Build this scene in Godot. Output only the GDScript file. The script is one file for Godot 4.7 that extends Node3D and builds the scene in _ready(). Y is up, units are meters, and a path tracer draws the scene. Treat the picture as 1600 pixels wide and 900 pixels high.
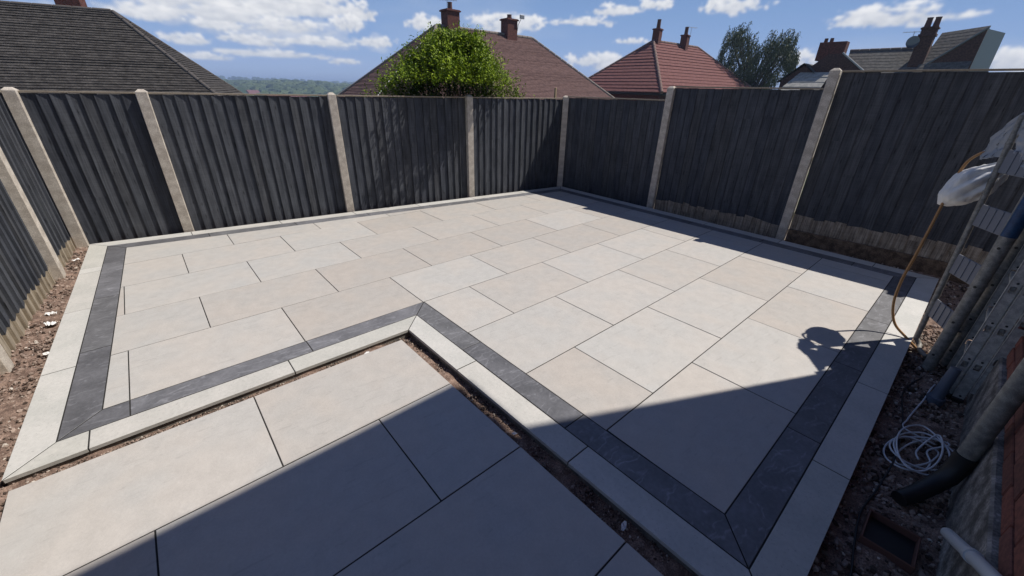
extends Node3D

# ------------------------------------------------------------------ mesh helpers
class MB:
	var v := PackedVector3Array()
	var n := PackedVector3Array()
	var u := PackedVector2Array()
	var c := PackedColorArray()
	func tri(a: Vector3, b: Vector3, d: Vector3, na: Vector3, nb: Vector3, nd: Vector3, ua: Vector2, ub: Vector2, ud: Vector2, col: Color) -> void:
		v.append(a); v.append(b); v.append(d)
		n.append(na); n.append(nb); n.append(nd)
		u.append(ua); u.append(ub); u.append(ud)
		c.append(col); c.append(col); c.append(col)
	# planar convex polygon; normal turned away from "inside"
	func face(p: Array, uv: Array, inside: Vector3, col := Color.WHITE) -> void:
		var nr: Vector3 = Vector3.ZERO
		var mid: Vector3 = Vector3.ZERO
		for i in p.size():
			var a: Vector3 = p[i]
			var b: Vector3 = p[(i + 1) % p.size()]
			nr += a.cross(b)
			mid += a
		mid /= float(p.size())
		if nr.length_squared() < 1e-18:
			return
		nr = nr.normalized()
		var flip: bool = nr.dot(mid - inside) < 0.0
		if flip:
			nr = -nr
		for i in range(1, p.size() - 1):
			if flip:
				tri(p[0], p[i], p[i + 1], nr, nr, nr, uv[0], uv[i], uv[i + 1], col)
			else:
				tri(p[0], p[i + 1], p[i], nr, nr, nr, uv[0], uv[i + 1], uv[i], col)
	func cbox(o: Vector3, s: Vector3, ch := 0.0, b := Basis.IDENTITY, col := Color.WHITE, uo := Vector2.ZERO) -> void:
		var h := s * 0.5
		var e := Vector3(h.x - ch, h.y - ch, h.z - ch)
		for ax in 3:
			for sg in [-1.0, 1.0]:
				var p := []
				var uv := []
				for q in [[-1.0, -1.0], [1.0, -1.0], [1.0, 1.0], [-1.0, 1.0]]:
					var w := Vector3.ZERO
					w[ax] = sg * h[ax]
					w[(ax + 1) % 3] = q[0] * e[(ax + 1) % 3]
					w[(ax + 2) % 3] = q[1] * e[(ax + 2) % 3]
					p.append(o + b * w)
					uv.append(uo + (Vector2(w.z, w.y) if ax == 0 else (Vector2(w.x, w.z) if ax == 1 else Vector2(w.x, w.y))))
				face(p, uv, o, col)
		if ch <= 0.0:
			return
		for ax in 3:
			var a1 := (ax + 1) % 3
			var a2 := (ax + 2) % 3
			for s1 in [-1.0, 1.0]:
				for s2 in [-1.0, 1.0]:
					var p := []
					for q in [[-1.0, 0], [1.0, 0], [1.0, 1], [-1.0, 1]]:
						var w := Vector3.ZERO
						w[ax] = q[0] * e[ax]
						w[a1] = s1 * (h[a1] if q[1] == 0 else e[a1])
						w[a2] = s2 * (e[a2] if q[1] == 0 else h[a2])
						p.append(o + b * w)
					face(p, [uo, uo + Vector2(0.0, s[ax]), uo + Vector2(0.01, s[ax]), uo + Vector2(0.01, 0)], o, col)
		for sx in [-1.0, 1.0]:
			for sy in [-1.0, 1.0]:
				for sz in [-1.0, 1.0]:
					face([o + b * Vector3(sx * h.x, sy * e.y, sz * e.z), o + b * Vector3(sx * e.x, sy * h.y, sz * e.z), o + b * Vector3(sx * e.x, sy * e.y, sz * h.z)], [uo, uo, uo], o, col)
	# convex polygon in x,z raised from y0 to y1
	func prism(poly: PackedVector2Array, y0: float, y1: float, ch: float, uo: Vector2, us: float, turn: float, col := Color.WHITE, tilt := Vector2.ZERO) -> void:
		var mid := Vector2.ZERO
		for p in poly:
			mid += p
		mid /= float(poly.size())
		var ins := inset(poly, ch)
		var inside := Vector3(mid.x, (y0 + y1) * 0.5, mid.y)
		var top := []
		var tuv := []
		for p in ins:
			top.append(Vector3(p.x, y1 + (p - mid).dot(tilt), p.y))
			tuv.append(uo + (p - mid).rotated(turn) * us)
		face(top, tuv, inside, col)
		for i in poly.size():
			var j := (i + 1) % poly.size()
			var a := poly[i]
			var b := poly[j]
			var ya := y1 - ch + (a - mid).dot(tilt)
			var yb := y1 - ch + (b - mid).dot(tilt)
			var ua := uo + (a - mid).rotated(turn) * us
			var ub := uo + (b - mid).rotated(turn) * us
			face([Vector3(a.x, ya, a.y), Vector3(b.x, yb, b.y), top[j], top[i]], [ua, ub, tuv[j], tuv[i]], inside, col)
			face([Vector3(a.x, y0, a.y), Vector3(b.x, y0, b.y), Vector3(b.x, yb, b.y), Vector3(a.x, ya, a.y)], [ua + Vector2(0, 0.02), ub + Vector2(0, 0.02), ub, ua], inside, col)
	static func inset(poly: PackedVector2Array, d: float) -> PackedVector2Array:
		var out := PackedVector2Array()
		var area := 0.0
		for i in poly.size():
			area += poly[i].cross(poly[(i + 1) % poly.size()])
		var sg := 1.0 if area > 0.0 else -1.0
		for i in poly.size():
			var p0 := poly[(i + poly.size() - 1) % poly.size()]
			var p1 := poly[i]
			var p2 := poly[(i + 1) % poly.size()]
			var e1 := (p1 - p0).normalized()
			var e2 := (p2 - p1).normalized()
			var n1 := Vector2(-e1.y, e1.x) * sg
			var n2 := Vector2(-e2.y, e2.x) * sg
			var k := 1.0 + n1.dot(n2)
			if k < 0.2:
				out.append(p1 + n1 * d)
			else:
				out.append(p1 + (n1 + n2) * (d / k))
		return out
	# swept round tube with its own radius at each point
	func tube(pts: Array, rad: Array, sides := 8, caps := true, col := Color.WHITE, closed := false) -> void:
		var m := pts.size()
		var rings := []
		var norms := []
		var up := Vector3.UP
		var run := 0.0
		var runs := []
		for i in m:
			var a: Vector3 = pts[max(i - 1, 0)]
			var b: Vector3 = pts[min(i + 1, m - 1)]
			if closed:
				a = pts[(i + m - 1) % m]
				b = pts[(i + 1) % m]
			var t := (b - a).normalized()
			if i == 0:
				up = Vector3.UP if absf(t.y) < 0.9 else Vector3.RIGHT
			var sx := t.cross(up).normalized()
			up = sx.cross(t).normalized()
			var ring := []
			var nn := []
			for k in sides:
				var an := TAU * k / sides
				var d := sx * cos(an) + up * sin(an)
				ring.append((pts[i] as Vector3) + d * float(rad[i]))
				nn.append(d)
			rings.append(ring)
			norms.append(nn)
			if i > 0:
				run += (pts[i] as Vector3).distance_to(pts[i - 1])
			runs.append(run)
		var last := m if closed else m - 1
		for i in last:
			var j := (i + 1) % m
			for k in sides:
				var l := (k + 1) % sides
				var u0 := Vector2(float(k) / sides, runs[i])
				var u1 := Vector2(float(k + 1) / sides, runs[i])
				var u2 := Vector2(float(k + 1) / sides, runs[j])
				var u3 := Vector2(float(k) / sides, runs[j])
				tri(rings[i][k], rings[i][l], rings[j][l], norms[i][k], norms[i][l], norms[j][l], u0, u1, u2, col)
				tri(rings[i][k], rings[j][l], rings[j][k], norms[i][k], norms[j][l], norms[j][k], u0, u2, u3, col)
		if caps and not closed:
			var uvs := []
			for k in sides:
				uvs.append(Vector2(0.1 * k, 0))
			face(rings[0], uvs, pts[1], col)
			face(rings[m - 1], uvs, pts[m - 2], col)
	func add_to(mesh: ArrayMesh, mat: Material) -> void:
		var ar := []
		ar.resize(Mesh.ARRAY_MAX)
		ar[Mesh.ARRAY_VERTEX] = v
		ar[Mesh.ARRAY_NORMAL] = n
		ar[Mesh.ARRAY_TEX_UV] = u
		ar[Mesh.ARRAY_COLOR] = c
		mesh.add_surface_from_arrays(Mesh.PRIMITIVE_TRIANGLES, ar)
		mesh.surface_set_material(mesh.get_surface_count() - 1, mat)

var rng := RandomNumberGenerator.new()
var M := {}
var used := {}

func numbered(called: String) -> String:
	var k: int = used.get(called, 0)
	used[called] = k + 1
	return called if k == 0 else "%s_%03d" % [called, k]

func part(parent: Node3D, called: String, mb: MB, mat: Material) -> MeshInstance3D:
	var mesh := ArrayMesh.new()
	mb.add_to(mesh, mat)
	var mi := MeshInstance3D.new()
	mi.mesh = mesh
	mi.name = called
	parent.add_child(mi, true)
	return mi

func thing(called: String, label: String, category: String, at := Vector3.ZERO, group := "", kind := "") -> Node3D:
	var o := Node3D.new()
	o.name = numbered(called)
	add_child(o)
	o.position = at
	if label != "":
		o.set_meta("label", label)
	if category != "":
		o.set_meta("category", category)
	if group != "":
		o.set_meta("group", group)
	if kind != "":
		o.set_meta("kind", kind)
	return o

# ------------------------------------------------------------------ textures
func noise(s: int, freq: float, seed_: int, oct := 4, type := FastNoiseLite.TYPE_SIMPLEX_SMOOTH) -> PackedByteArray:
	var f := FastNoiseLite.new()
	f.seed = seed_
	f.noise_type = type
	f.frequency = freq
	f.fractal_octaves = oct
	f.fractal_type = FastNoiseLite.FRACTAL_FBM
	var im := f.get_seamless_image(s, s, false, false, 0.12, true)
	im.convert(Image.FORMAT_L8)
	return im.get_data()

func tex(s: int, data: PackedByteArray, mip := true) -> ImageTexture:
	var im := Image.create_from_data(s, s, false, Image.FORMAT_RGB8, data)
	if mip:
		im.generate_mipmaps()
	return ImageTexture.create_from_image(im)

# two colours mixed by a coarse noise, darkened or lightened by a finer one
func mottle(s: int, a: Color, b: Color, f1: float, f2: float, fine: float, seed_: int, speck := 0.0, speck_col := Color.BLACK) -> ImageTexture:
	var n1 := noise(s, f1, seed_, 4)
	var n2 := noise(s, f2, seed_ + 7, 3)
	var d := PackedByteArray()
	d.resize(s * s * 3)
	var r := RandomNumberGenerator.new()
	r.seed = seed_
	for i in s * s:
		var t := clampf((n1[i] / 255.0 - 0.5) * 1.8 + 0.5, 0.0, 1.0)
		var g := 1.0 + (n2[i] / 255.0 - 0.5) * fine + (r.randf() - 0.5) * fine * 0.35
		var cr := (a.r + (b.r - a.r) * t) * g
		var cg := (a.g + (b.g - a.g) * t) * g
		var cb := (a.b + (b.b - a.b) * t) * g
		if speck > 0.0 and r.randf() < speck:
			cr = lerpf(cr, speck_col.r, 0.5); cg = lerpf(cg, speck_col.g, 0.5); cb = lerpf(cb, speck_col.b, 0.5)
		d[i * 3] = int(clampf(cr, 0, 1) * 255.0)
		d[i * 3 + 1] = int(clampf(cg, 0, 1) * 255.0)
		d[i * 3 + 2] = int(clampf(cb, 0, 1) * 255.0)
	return tex(s, d)

func relief(s: int, freq: float, seed_: int, strength: float) -> ImageTexture:
	var im := Image.create_from_data(s, s, false, Image.FORMAT_L8, noise(s, freq, seed_, 4))
	im.convert(Image.FORMAT_RGBA8)
	im.bump_map_to_normal_map(strength)
	im.generate_mipmaps()
	return ImageTexture.create_from_image(im)

# porcelain: soft clouds, a few scuffs, fine grain
func slab_texture(s: int) -> ImageTexture:
	var n1 := noise(s, 0.0045, 11, 3)
	var n2 := noise(s, 0.02, 12, 6)
	var n3 := noise(s, 0.12, 13, 2)
	var f := FastNoiseLite.new()
	f.seed = 15
	f.frequency = 0.03
	f.fractal_octaves = 4
	var d := PackedByteArray()
	d.resize(s * s * 3)
	var r := RandomNumberGenerator.new()
	r.seed = 5
	for y in s:
		for x in s:
			var i := y * s + x
			var a := clampf((n1[i] / 255.0 - 0.5) * 2.2 + 0.5, 0.0, 1.0)
			var b := n2[i] / 255.0 - 0.5
			# short smeared streaks, as pressed porcelain has
			var q := f.get_noise_2d(x * 0.45 + b * 30.0, y * 2.6 + b * 20.0)
			var g := 0.988 + b * 0.052 + (n3[i] / 255.0 - 0.5) * 0.035 + (r.randf() - 0.5) * 0.045
			if q > 0.30 and a > 0.45:
				g -= (q - 0.30) * 0.15
			d[i * 3] = int(clampf((0.766 - 0.016 * a) * g, 0, 1) * 255.0)
			d[i * 3 + 1] = int(clampf((0.754 - 0.006 * a) * g, 0, 1) * 255.0)
			d[i * 3 + 2] = int(clampf((0.738 + 0.002 * a) * g, 0, 1) * 255.0)
	return tex(s, d)

# dark slate porcelain: cloudy, with drawn-out pale veins
func slate_texture(s: int) -> ImageTexture:
	var n1 := noise(s, 0.006, 21, 4)
	var n2 := noise(s, 0.05, 23, 3)
	var f := FastNoiseLite.new()
	f.seed = 9
	f.noise_type = FastNoiseLite.TYPE_SIMPLEX_SMOOTH
	f.frequency = 0.012
	f.fractal_type = FastNoiseLite.FRACTAL_RIDGED
	f.fractal_octaves = 3
	var d := PackedByteArray()
	d.resize(s * s * 3)
	var r := RandomNumberGenerator.new()
	r.seed = 6
	for y in s:
		for x in s:
			var i := y * s + x
			var w := n1[i] / 255.0 - 0.5
			var q := f.get_noise_2d(x * 0.35 + y * 0.12 + w * 40.0, y * 1.3 + w * 60.0)
			var g := 0.415 + w * 0.10 + (n2[i] / 255.0 - 0.5) * 0.06 + (r.randf() - 0.5) * 0.022
			if q > 0.55:
				g += (q - 0.55) * 0.28
			d[i * 3] = int(clampf(g, 0, 1) * 255.0)
			d[i * 3 + 1] = int(clampf(g * 1.005, 0, 1) * 255.0)
			d[i * 3 + 2] = int(clampf(g * 1.035, 0, 1) * 255.0)
	return tex(s, d)

# stained timber: grain along v, saw marks across, knots
func wood_texture(s: int, dark: Color, pale: Color, seed_: int) -> ImageTexture:
	var f := FastNoiseLite.new()
	f.seed = seed_
	f.frequency = 0.02
	f.fractal_octaves = 4
	var h := FastNoiseLite.new()
	h.seed = seed_ + 3
	h.frequency = 0.008
	h.fractal_octaves = 3
	var d := PackedByteArray()
	d.resize(s * s * 3)
	var r := RandomNumberGenerator.new()
	r.seed = seed_
	var knots := []
	for k in 34:
		knots.append(Vector3(r.randf() * s, r.randf() * s, r.randf_range(3.0, 9.0)))
	for y in s:
		var saw := (r.randf() - 0.5) * 0.34
		for x in s:
			var i := y * s + x
			var bend := h.get_noise_2d(x, y * 0.4) * 14.0
			var t := 0.5 + f.get_noise_2d((x + bend) * 3.2, y * 0.14) * 0.42 + h.get_noise_2d(x * 1.3 + 500.0, y) * 0.42 + saw * 0.6 + (r.randf() - 0.5) * 0.16
			t = clampf(t, 0.0, 1.0)
			d[i * 3] = int((dark.r + (pale.r - dark.r) * t) * 255.0)
			d[i * 3 + 1] = int((dark.g + (pale.g - dark.g) * t) * 255.0)
			d[i * 3 + 2] = int((dark.b + (pale.b - dark.b) * t) * 255.0)
	for k in knots:
		for yy in range(int(k.y - k.z * 1.6), int(k.y + k.z * 1.6)):
			for xx in range(int(k.x - k.z), int(k.x + k.z)):
				var q := Vector2((xx - k.x) / k.z, (yy - k.y) / (k.z * 1.6)).length()
				if q < 1.0:
					var i := (posmod(yy, s) * s + posmod(xx, s)) * 3
					var m := 0.55 + 0.45 * q
					d[i] = int(d[i] * m); d[i + 1] = int(d[i + 1] * m); d[i + 2] = int(d[i + 2] * m)
	return tex(s, d)

func std(albedo: Color, t: Texture2D, rough: float, uvs := Vector3.ONE, spec := 0.5) -> StandardMaterial3D:
	var m := StandardMaterial3D.new()
	m.albedo_color = albedo
	m.albedo_texture = t
	m.roughness = rough
	m.metallic_specular = spec
	m.uv1_scale = uvs
	return m

func plain(c: Color, rough: float, metal := 0.0, spec := 0.5) -> StandardMaterial3D:
	var m := StandardMaterial3D.new()
	m.albedo_color = c.linear_to_srgb()
	m.roughness = rough
	m.metallic = metal
	m.metallic_specular = spec
	return m

func triplanar(m: StandardMaterial3D, scale_: float) -> StandardMaterial3D:
	m.uv1_triplanar = true
	m.uv1_world_triplanar = true
	m.uv1_scale = Vector3.ONE * scale_
	return m

# ------------------------------------------------------------------ sky
func sky_texture() -> ImageTexture:
	var w := 2048
	var h := 1024
	var d := PackedByteArray()
	d.resize(w * h * 3)
	var wisp := FastNoiseLite.new()
	wisp.seed = 77
	wisp.frequency = 0.006
	wisp.fractal_octaves = 5
	for y in h:
		var el := 90.0 - (y + 0.5) * 180.0 / h
		var t := clampf(el / 90.0, 0.0, 1.0)
		var k := exp(-t * 4.0)
		var cr := 0.040 + 0.235 * k
		var cg := 0.064 + 0.425 * k
		var cb := 0.185 + 0.690 * k
		var hz := exp(-maxf(el, 0.0) / 4.0)
		cr += 0.19 * hz
		cg += 0.07 * hz
		cb -= 0.10 * hz
		if el < 0.0:
			cr = 0.20; cg = 0.24; cb = 0.26
		for x in w:
			var i := (y * w + x) * 3
			var q := 0.0
			if el > 0.0 and el < 40.0:
				q = clampf(wisp.get_noise_2d(x * 0.55 + y * 0.35, y * 2.3) * 1.5 - 0.18, 0.0, 1.0) * 0.30
			d[i] = to8(cr + (0.72 - cr) * q)
			d[i + 1] = to8(cg + (0.77 - cg) * q)
			d[i + 2] = to8(cb + (0.84 - cb) * q)
	# cumulus: azimuth (0 = -z, 90 = +x), elevation, half width, half height in degrees
	var clouds := [[9.0, 6.0, 13.0, 2.6, 0.42], [17.0, 4.6, 9.0, 2.4, 0.38], [8.0, 7.6, 8.5, 1.9], [17.5, 8.2, 5.5, 1.5], [23.0, 7.4, 2.6, 1.2], [10.0, 6.2, 7.6, 1.25], [18.0, 7.4, 5.8, 1.2], [3.6, 5.6, 3.6, 0.8], [12.3, 4.1, 4.2, 0.75], [18.6, 4.3, 3.4, 0.62], [6.1, 3.8, 2.4, 0.6], [21.1, 2.5, 2.2, 0.45],
		[15.6, 5.5, 4.8, 0.85], [7.3, 2.3, 2.6, 0.4], [25.1, 4.6, 2.5, 0.68], [30.6, 6.7, 2.6, 1.05], [21.9, 6.2, 1.9, 1.0], [40.2, 7.0, 4.6, 1.35], [49.5, 7.3, 4.2, 0.6], [53.3, 8.4, 3.5, 0.75],
		[57.5, 8.9, 2.1, 0.7], [51.3, 3.2, 3.8, 1.3], [65.5, 8.5, 3.5, 1.15], [79.5, 6.8, 5.2, 1.2], [55.5, 5.4, 2.0, 0.36], [73.1, 3.4, 2.8, 1.1], [88.5, 2.9, 3.0, 1.2], [11.0, 9.8, 7.0, 1.4], [1.0, 8.2, 4.0, 1.1], [14.0, 2.9, 6.5, 0.55], [24.0, 9.6, 3.0, 0.8], [9.0, 5.2, 3.0, 0.6]]
	var r := RandomNumberGenerator.new()
	r.seed = 40
	for k in 95:
		var az := r.randf_range(96.0, 352.0)
		var el := 2.0 + 10.0 * pow(r.randf(), 1.6)
		var s := 0.55 + el * 0.07
		clouds.append([az, el, r.randf_range(1.5, 4.6) * s, r.randf_range(0.5, 1.0) * s])
	for k in 14:
		var az := r.randf_range(0.0, 360.0)
		var el := 13.0 + 45.0 * pow(r.randf(), 1.3)
		var s := 0.6 + el * 0.055
		clouds.append([az, el, r.randf_range(1.5, 4.2) * s / cos(deg_to_rad(el)), r.randf_range(0.6, 1.2) * s])
	var f := FastNoiseLite.new()
	f.seed = 3
	f.frequency = 1.0
	f.fractal_octaves = 5
	f.fractal_gain = 0.55
	var per := w / 360.0
	for ci in clouds.size():
		var cl: Array = clouds[ci]
		var hw: float = cl[2]
		var hh: float = cl[3]
		var x0 := int((cl[0] - hw * 1.7) * per)
		var x1 := int((cl[0] + hw * 1.7) * per)
		var y0 := int((90.0 - cl[1] - hh * 2.0) * per)
		var y1 := int((90.0 - cl[1] + hh * 1.7) * per)
		for y in range(max(y0, 0), min(y1, h / 2)):
			var el := 90.0 - (y + 0.5) / per
			for xx in range(x0, x1):
				var az := (xx + 0.5) / per
				var dx: float = (az - cl[0]) / hw
				var dy: float = (el - cl[1]) / hh
				var e := dx * dx + (dy * dy if dy > 0.0 else dy * dy * 2.4)
				if e > 2.9:
					continue
				var q := f.get_noise_3d(dx * 1.15, dy * 0.75, ci * 3.7)
				var q2 := f.get_noise_3d(dx * 3.4 + 40.0, dy * 1.9, ci * 3.7)
				var den := clampf((1.0 - e + q * 1.15 + q2 * 0.85) * 1.7, 0.0, 1.0)
				if den <= 0.0:
					continue
				var a := den * den * (3.0 - 2.0 * den) * (0.96 if cl.size() < 5 else float(cl[4]))
				# thick, low parts of a cumulus are greyer than its crown
				var lit := clampf(0.62 + dy * 0.30 + q2 * 0.45 + q * 0.25, 0.0, 1.0)
				var cr := 0.38 + 0.57 * lit
				var cg := 0.43 + 0.52 * lit
				var cb := 0.53 + 0.43 * lit
				var i := (y * w + posmod(xx, w)) * 3
				d[i] = mix8(d[i], cr, a)
				d[i + 1] = mix8(d[i + 1], cg, a)
				d[i + 2] = mix8(d[i + 2], cb, a)
	var im := Image.create_from_data(w, h, false, Image.FORMAT_RGB8, d)
	return ImageTexture.create_from_image(im)

func to8(l: float) -> int:
	var s := 12.92 * l if l <= 0.0031308 else 1.055 * pow(l, 1.0 / 2.4) - 0.055
	return int(clampf(s, 0.0, 1.0) * 255.0)

func mix8(was: int, lin: float, a: float) -> int:
	var s := was / 255.0
	var l := s / 12.92 if s <= 0.04045 else pow((s + 0.055) / 1.055, 2.4)
	return to8(l + (lin - l) * a)

# ------------------------------------------------------------------ scene
const SUN := Vector3(0.60, 1.0, 0.30)      # towards the sun

func _ready() -> void:
	rng.seed = 2024
	camera_sky_sun()
	print("sky done")
	materials()
	print("materials done")
	land()
	paving()
	own_house()
	fences()
	print("structure done")
	neighbours()
	plants()
	print("plants done")
	tools_by_wall()
	small_things()
	print("all done")

func camera_sky_sun() -> void:
	var cam := Camera3D.new()
	cam.name = "camera"
	add_child(cam)
	cam.position = Vector3(-1.328, 1.567, 2.617)
	cam.rotation_order = EULER_ORDER_YXZ
	cam.rotation_degrees = Vector3(-26.38, -41.72, 1.43)
	cam.fov = 71.55
	cam.near = 0.02
	cam.far = 4000.0
	cam.current = true
	var env := Environment.new()
	env.background_mode = Environment.BG_SKY
	var pm := PanoramaSkyMaterial.new()
	pm.panorama = sky_texture()
	var sky := Sky.new()
	sky.sky_material = pm
	env.sky = sky
	env.background_energy_multiplier = 1.0
	env.tonemap_mode = Environment.TONE_MAPPER_LINEAR
	env.tonemap_exposure = 1.0
	env.sdfgi_enabled = true
	env.ssao_enabled = true
	env.ssil_enabled = true
	env.fog_enabled = true
	env.fog_density = 0.0008
	env.fog_light_color = Color(0.70, 0.80, 0.95)
	var we := WorldEnvironment.new()
	we.name = "world_environment"
	we.environment = env
	add_child(we)
	var sun := DirectionalLight3D.new()
	sun.name = "sun"
	add_child(sun)
	sun.light_energy = 1.6
	sun.light_color = Color(1.0, 0.972, 0.932)
	sun.light_angular_distance = 0.55
	sun.shadow_enabled = true
	sun.look_at_from_position(SUN * 50.0, Vector3.ZERO, Vector3.UP)

func materials() -> void:
	var st := slab_texture(1024)
	var bump := relief(512, 0.09, 31, 1.2)
	M.slabs = []
	for c in [Color(0.972, 0.963, 0.954), Color(0.957, 0.943, 0.93), Color(0.970, 0.966, 0.960), Color(0.936, 0.918, 0.902), Color(0.960, 0.954, 0.947), Color(0.950, 0.936, 0.923)]:
		var m := std(c, st, 0.55)
		m.normal_enabled = true
		m.normal_texture = bump
		m.normal_scale = 0.12
		M.slabs.append(m)
	M.edge = []
	var et := mottle(512, Color(0.735, 0.735, 0.72), Color(0.775, 0.77, 0.755), 0.012, 0.12, 0.065, 41, 0.008, Color(0.5, 0.5, 0.5))
	for c in [Color(1, 1, 1), Color(0.97, 0.97, 0.96), Color(0.985, 0.98, 0.975)]:
		var m := std(c, et, 0.6)
		m.normal_enabled = true
		m.normal_texture = bump
		m.normal_scale = 0.15
		M.edge.append(m)
	M.slate = []
	var dt := slate_texture(1024)
	for c in [Color(1, 1, 1), Color(0.93, 0.93, 0.94), Color(1.05, 1.05, 1.06)]:
		var m := std(c, dt, 0.5)
		m.normal_enabled = true
		m.normal_texture = bump
		m.normal_scale = 0.2
		M.slate.append(m)
	M.joint = plain(Color(0.022, 0.021, 0.020), 0.95)
	M.bed = triplanar(std(Color.WHITE, mottle(256, Color(0.42, 0.41, 0.39), Color(0.52, 0.50, 0.47), 0.03, 0.2, 0.3, 51), 0.95), 1.5)
	M.soil = triplanar(std(Color.WHITE, mottle(512, Color(0.37, 0.30, 0.265), Color(0.56, 0.475, 0.425), 0.02, 0.16, 0.8, 61, 0.05, Color(0.7, 0.66, 0.6)), 1.0), 1.3)
	M.stone = plain(Color(1, 1, 1), 0.95)
	M.stone.vertex_color_use_as_albedo = true
	M.wood = []
	for k in 5:
		M.wood.append(std([Color(1, 1, 1), Color(0.93, 0.935, 0.95), Color(1.04, 1.035, 1.03), Color(0.96, 0.96, 0.96), Color(0.98, 0.97, 0.955)][k], wood_texture(512, Color(0.222, 0.233, 0.256), Color(0.365, 0.378, 0.405), 71 + k * 5), 0.8, Vector3(2.2, 0.62, 1), 0.25))
	M.bare = std(Color.WHITE, wood_texture(512, Color(0.50, 0.46, 0.40), Color(0.76, 0.72, 0.65), 101), 0.9, Vector3(2.6, 0.8, 1), 0.2)
	M.bare_darker = std(Color.WHITE, wood_texture(512, Color(0.36, 0.325, 0.29), Color(0.74, 0.70, 0.645), 106), 0.9, Vector3(2.6, 0.8, 1), 0.2)  # bare timber with a darker grain, for the right-hand fence
	M.gravel_board = triplanar(std(Color.WHITE, mottle(256, Color(0.30, 0.25, 0.21), Color(0.47, 0.40, 0.34), 0.03, 0.2, 0.5, 108), 0.95), 1.3)
	M.capping = std(Color.WHITE, wood_texture(256, Color(0.50, 0.46, 0.41), Color(0.66, 0.62, 0.56), 111), 0.9, Vector3(2.0, 2.0, 1), 0.2)
	M.concrete = triplanar(std(Color.WHITE, mottle(512, Color(0.69, 0.655, 0.61), Color(0.80, 0.77, 0.725), 0.012, 0.1, 0.28, 121, 0.03, Color(0.4, 0.37, 0.33)), 0.9), 1.6)
	M.brick = []
	var bt := mottle(256, Color(0.40, 0.245, 0.21), Color(0.50, 0.31, 0.265), 0.03, 0.2, 0.35, 131, 0.02, Color(0.3, 0.2, 0.18))
	for c in [Color(1, 1, 1), Color(0.88, 0.85, 0.84), Color(1.06, 1.0, 0.96)]:
		M.brick.append(triplanar(std(c, bt, 0.9), 4.0))
	M.mortar = triplanar(std(Color.WHITE, mottle(256, Color(0.50, 0.48, 0.45), Color(0.60, 0.57, 0.53), 0.04, 0.2, 0.3, 141), 0.95), 2.0)
	M.render_grey = triplanar(std(Color.WHITE, mottle(512, Color(0.34, 0.32, 0.30), Color(0.60, 0.57, 0.54), 0.012, 0.09, 0.5, 151, 0.02, Color(0.25, 0.23, 0.22)), 0.95), 1.4)
	M.far_brick = triplanar(std(Color.WHITE, mottle(256, Color(0.31, 0.185, 0.16), Color(0.43, 0.26, 0.225), 0.05, 0.25, 0.6, 161), 0.95), 0.7)
	M.far_brick_dark = triplanar(std(Color.WHITE, mottle(256, Color(0.27, 0.19, 0.17), Color(0.38, 0.28, 0.25), 0.05, 0.25, 0.6, 166), 0.95), 0.7)
	M.roof_a = std(Color.WHITE, mottle(512, Color(0.215, 0.205, 0.20), Color(0.30, 0.288, 0.28), 0.02, 0.12, 0.6, 171, 0.015, Color(0.8, 0.78, 0.74)), 0.95, Vector3(0.35, 0.35, 1), 0.3)
	M.roof_b = std(Color.WHITE, mottle(512, Color(0.36, 0.285, 0.275), Color(0.45, 0.36, 0.345), 0.02, 0.12, 0.4, 176, 0.008, Color(0.7, 0.66, 0.62)), 0.95, Vector3(0.35, 0.35, 1), 0.3)
	M.roof_c = std(Color.WHITE, mottle(512, Color(0.415, 0.28, 0.27), Color(0.48, 0.335, 0.32), 0.02, 0.12, 0.22, 181), 0.9, Vector3(0.3, 0.3, 1), 0.3)
	M.roof_d = std(Color.WHITE, mottle(512, Color(0.33, 0.325, 0.315), Color(0.42, 0.41, 0.395), 0.03, 0.15, 0.35, 186), 0.9, Vector3(0.3, 0.3, 1), 0.3)
	M.lean_to = std(Color.WHITE, mottle(256, Color(0.55, 0.55, 0.53), Color(0.64, 0.63, 0.61), 0.03, 0.15, 0.2, 191), 0.9, Vector3(0.4, 0.4, 1), 0.3)
	M.white_render = plain(Color(0.40, 0.40, 0.40), 0.9)
	M.cream = plain(Color(0.45, 0.42, 0.36), 0.9)
	M.ridge = plain(Color(0.20, 0.17, 0.15), 0.9)
	M.ridge_dark = plain(Color(0.085, 0.075, 0.07), 0.95)
	M.ridge_red = plain(Color(0.19, 0.125, 0.105), 0.9)
	M.lead = plain(Color(0.18, 0.19, 0.20), 0.7)
	M.pot = plain(Color(0.12, 0.06, 0.045), 0.85)
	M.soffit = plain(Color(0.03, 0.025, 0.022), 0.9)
	M.metal = plain(Color(0.30, 0.30, 0.30), 0.45, 0.6)
	M.glass = plain(Color(0.03, 0.035, 0.04), 0.1)
	M.alu = triplanar(std(Color.WHITE, mottle(256, Color(0.60, 0.60, 0.59), Color(0.72, 0.715, 0.70), 0.03, 0.2, 0.2, 201), 0.5), 3.0)
	M.alu.metallic = 0.2
	M.steel = triplanar(std(Color.WHITE, mottle(256, Color(0.43, 0.425, 0.41), Color(0.57, 0.56, 0.54), 0.03, 0.2, 0.35, 206, 0.01, Color(0.8, 0.8, 0.78)), 0.6), 3.0)
	M.steel.metallic = 0.25
	M.blue = triplanar(std(Color.WHITE, mottle(256, Color(0.06, 0.19, 0.33), Color(0.11, 0.27, 0.42), 0.03, 0.2, 0.35, 211, 0.01, Color(0.7, 0.75, 0.8)), 0.5), 3.0)
	M.tread_and_shade_board = plain(Color(0.15, 0.16, 0.19), 0.5)
	M.blue_plastic = plain(Color(0.095, 0.115, 0.155), 0.5)
	M.hose = plain(Color(0.36, 0.19, 0.07), 0.45)
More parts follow.
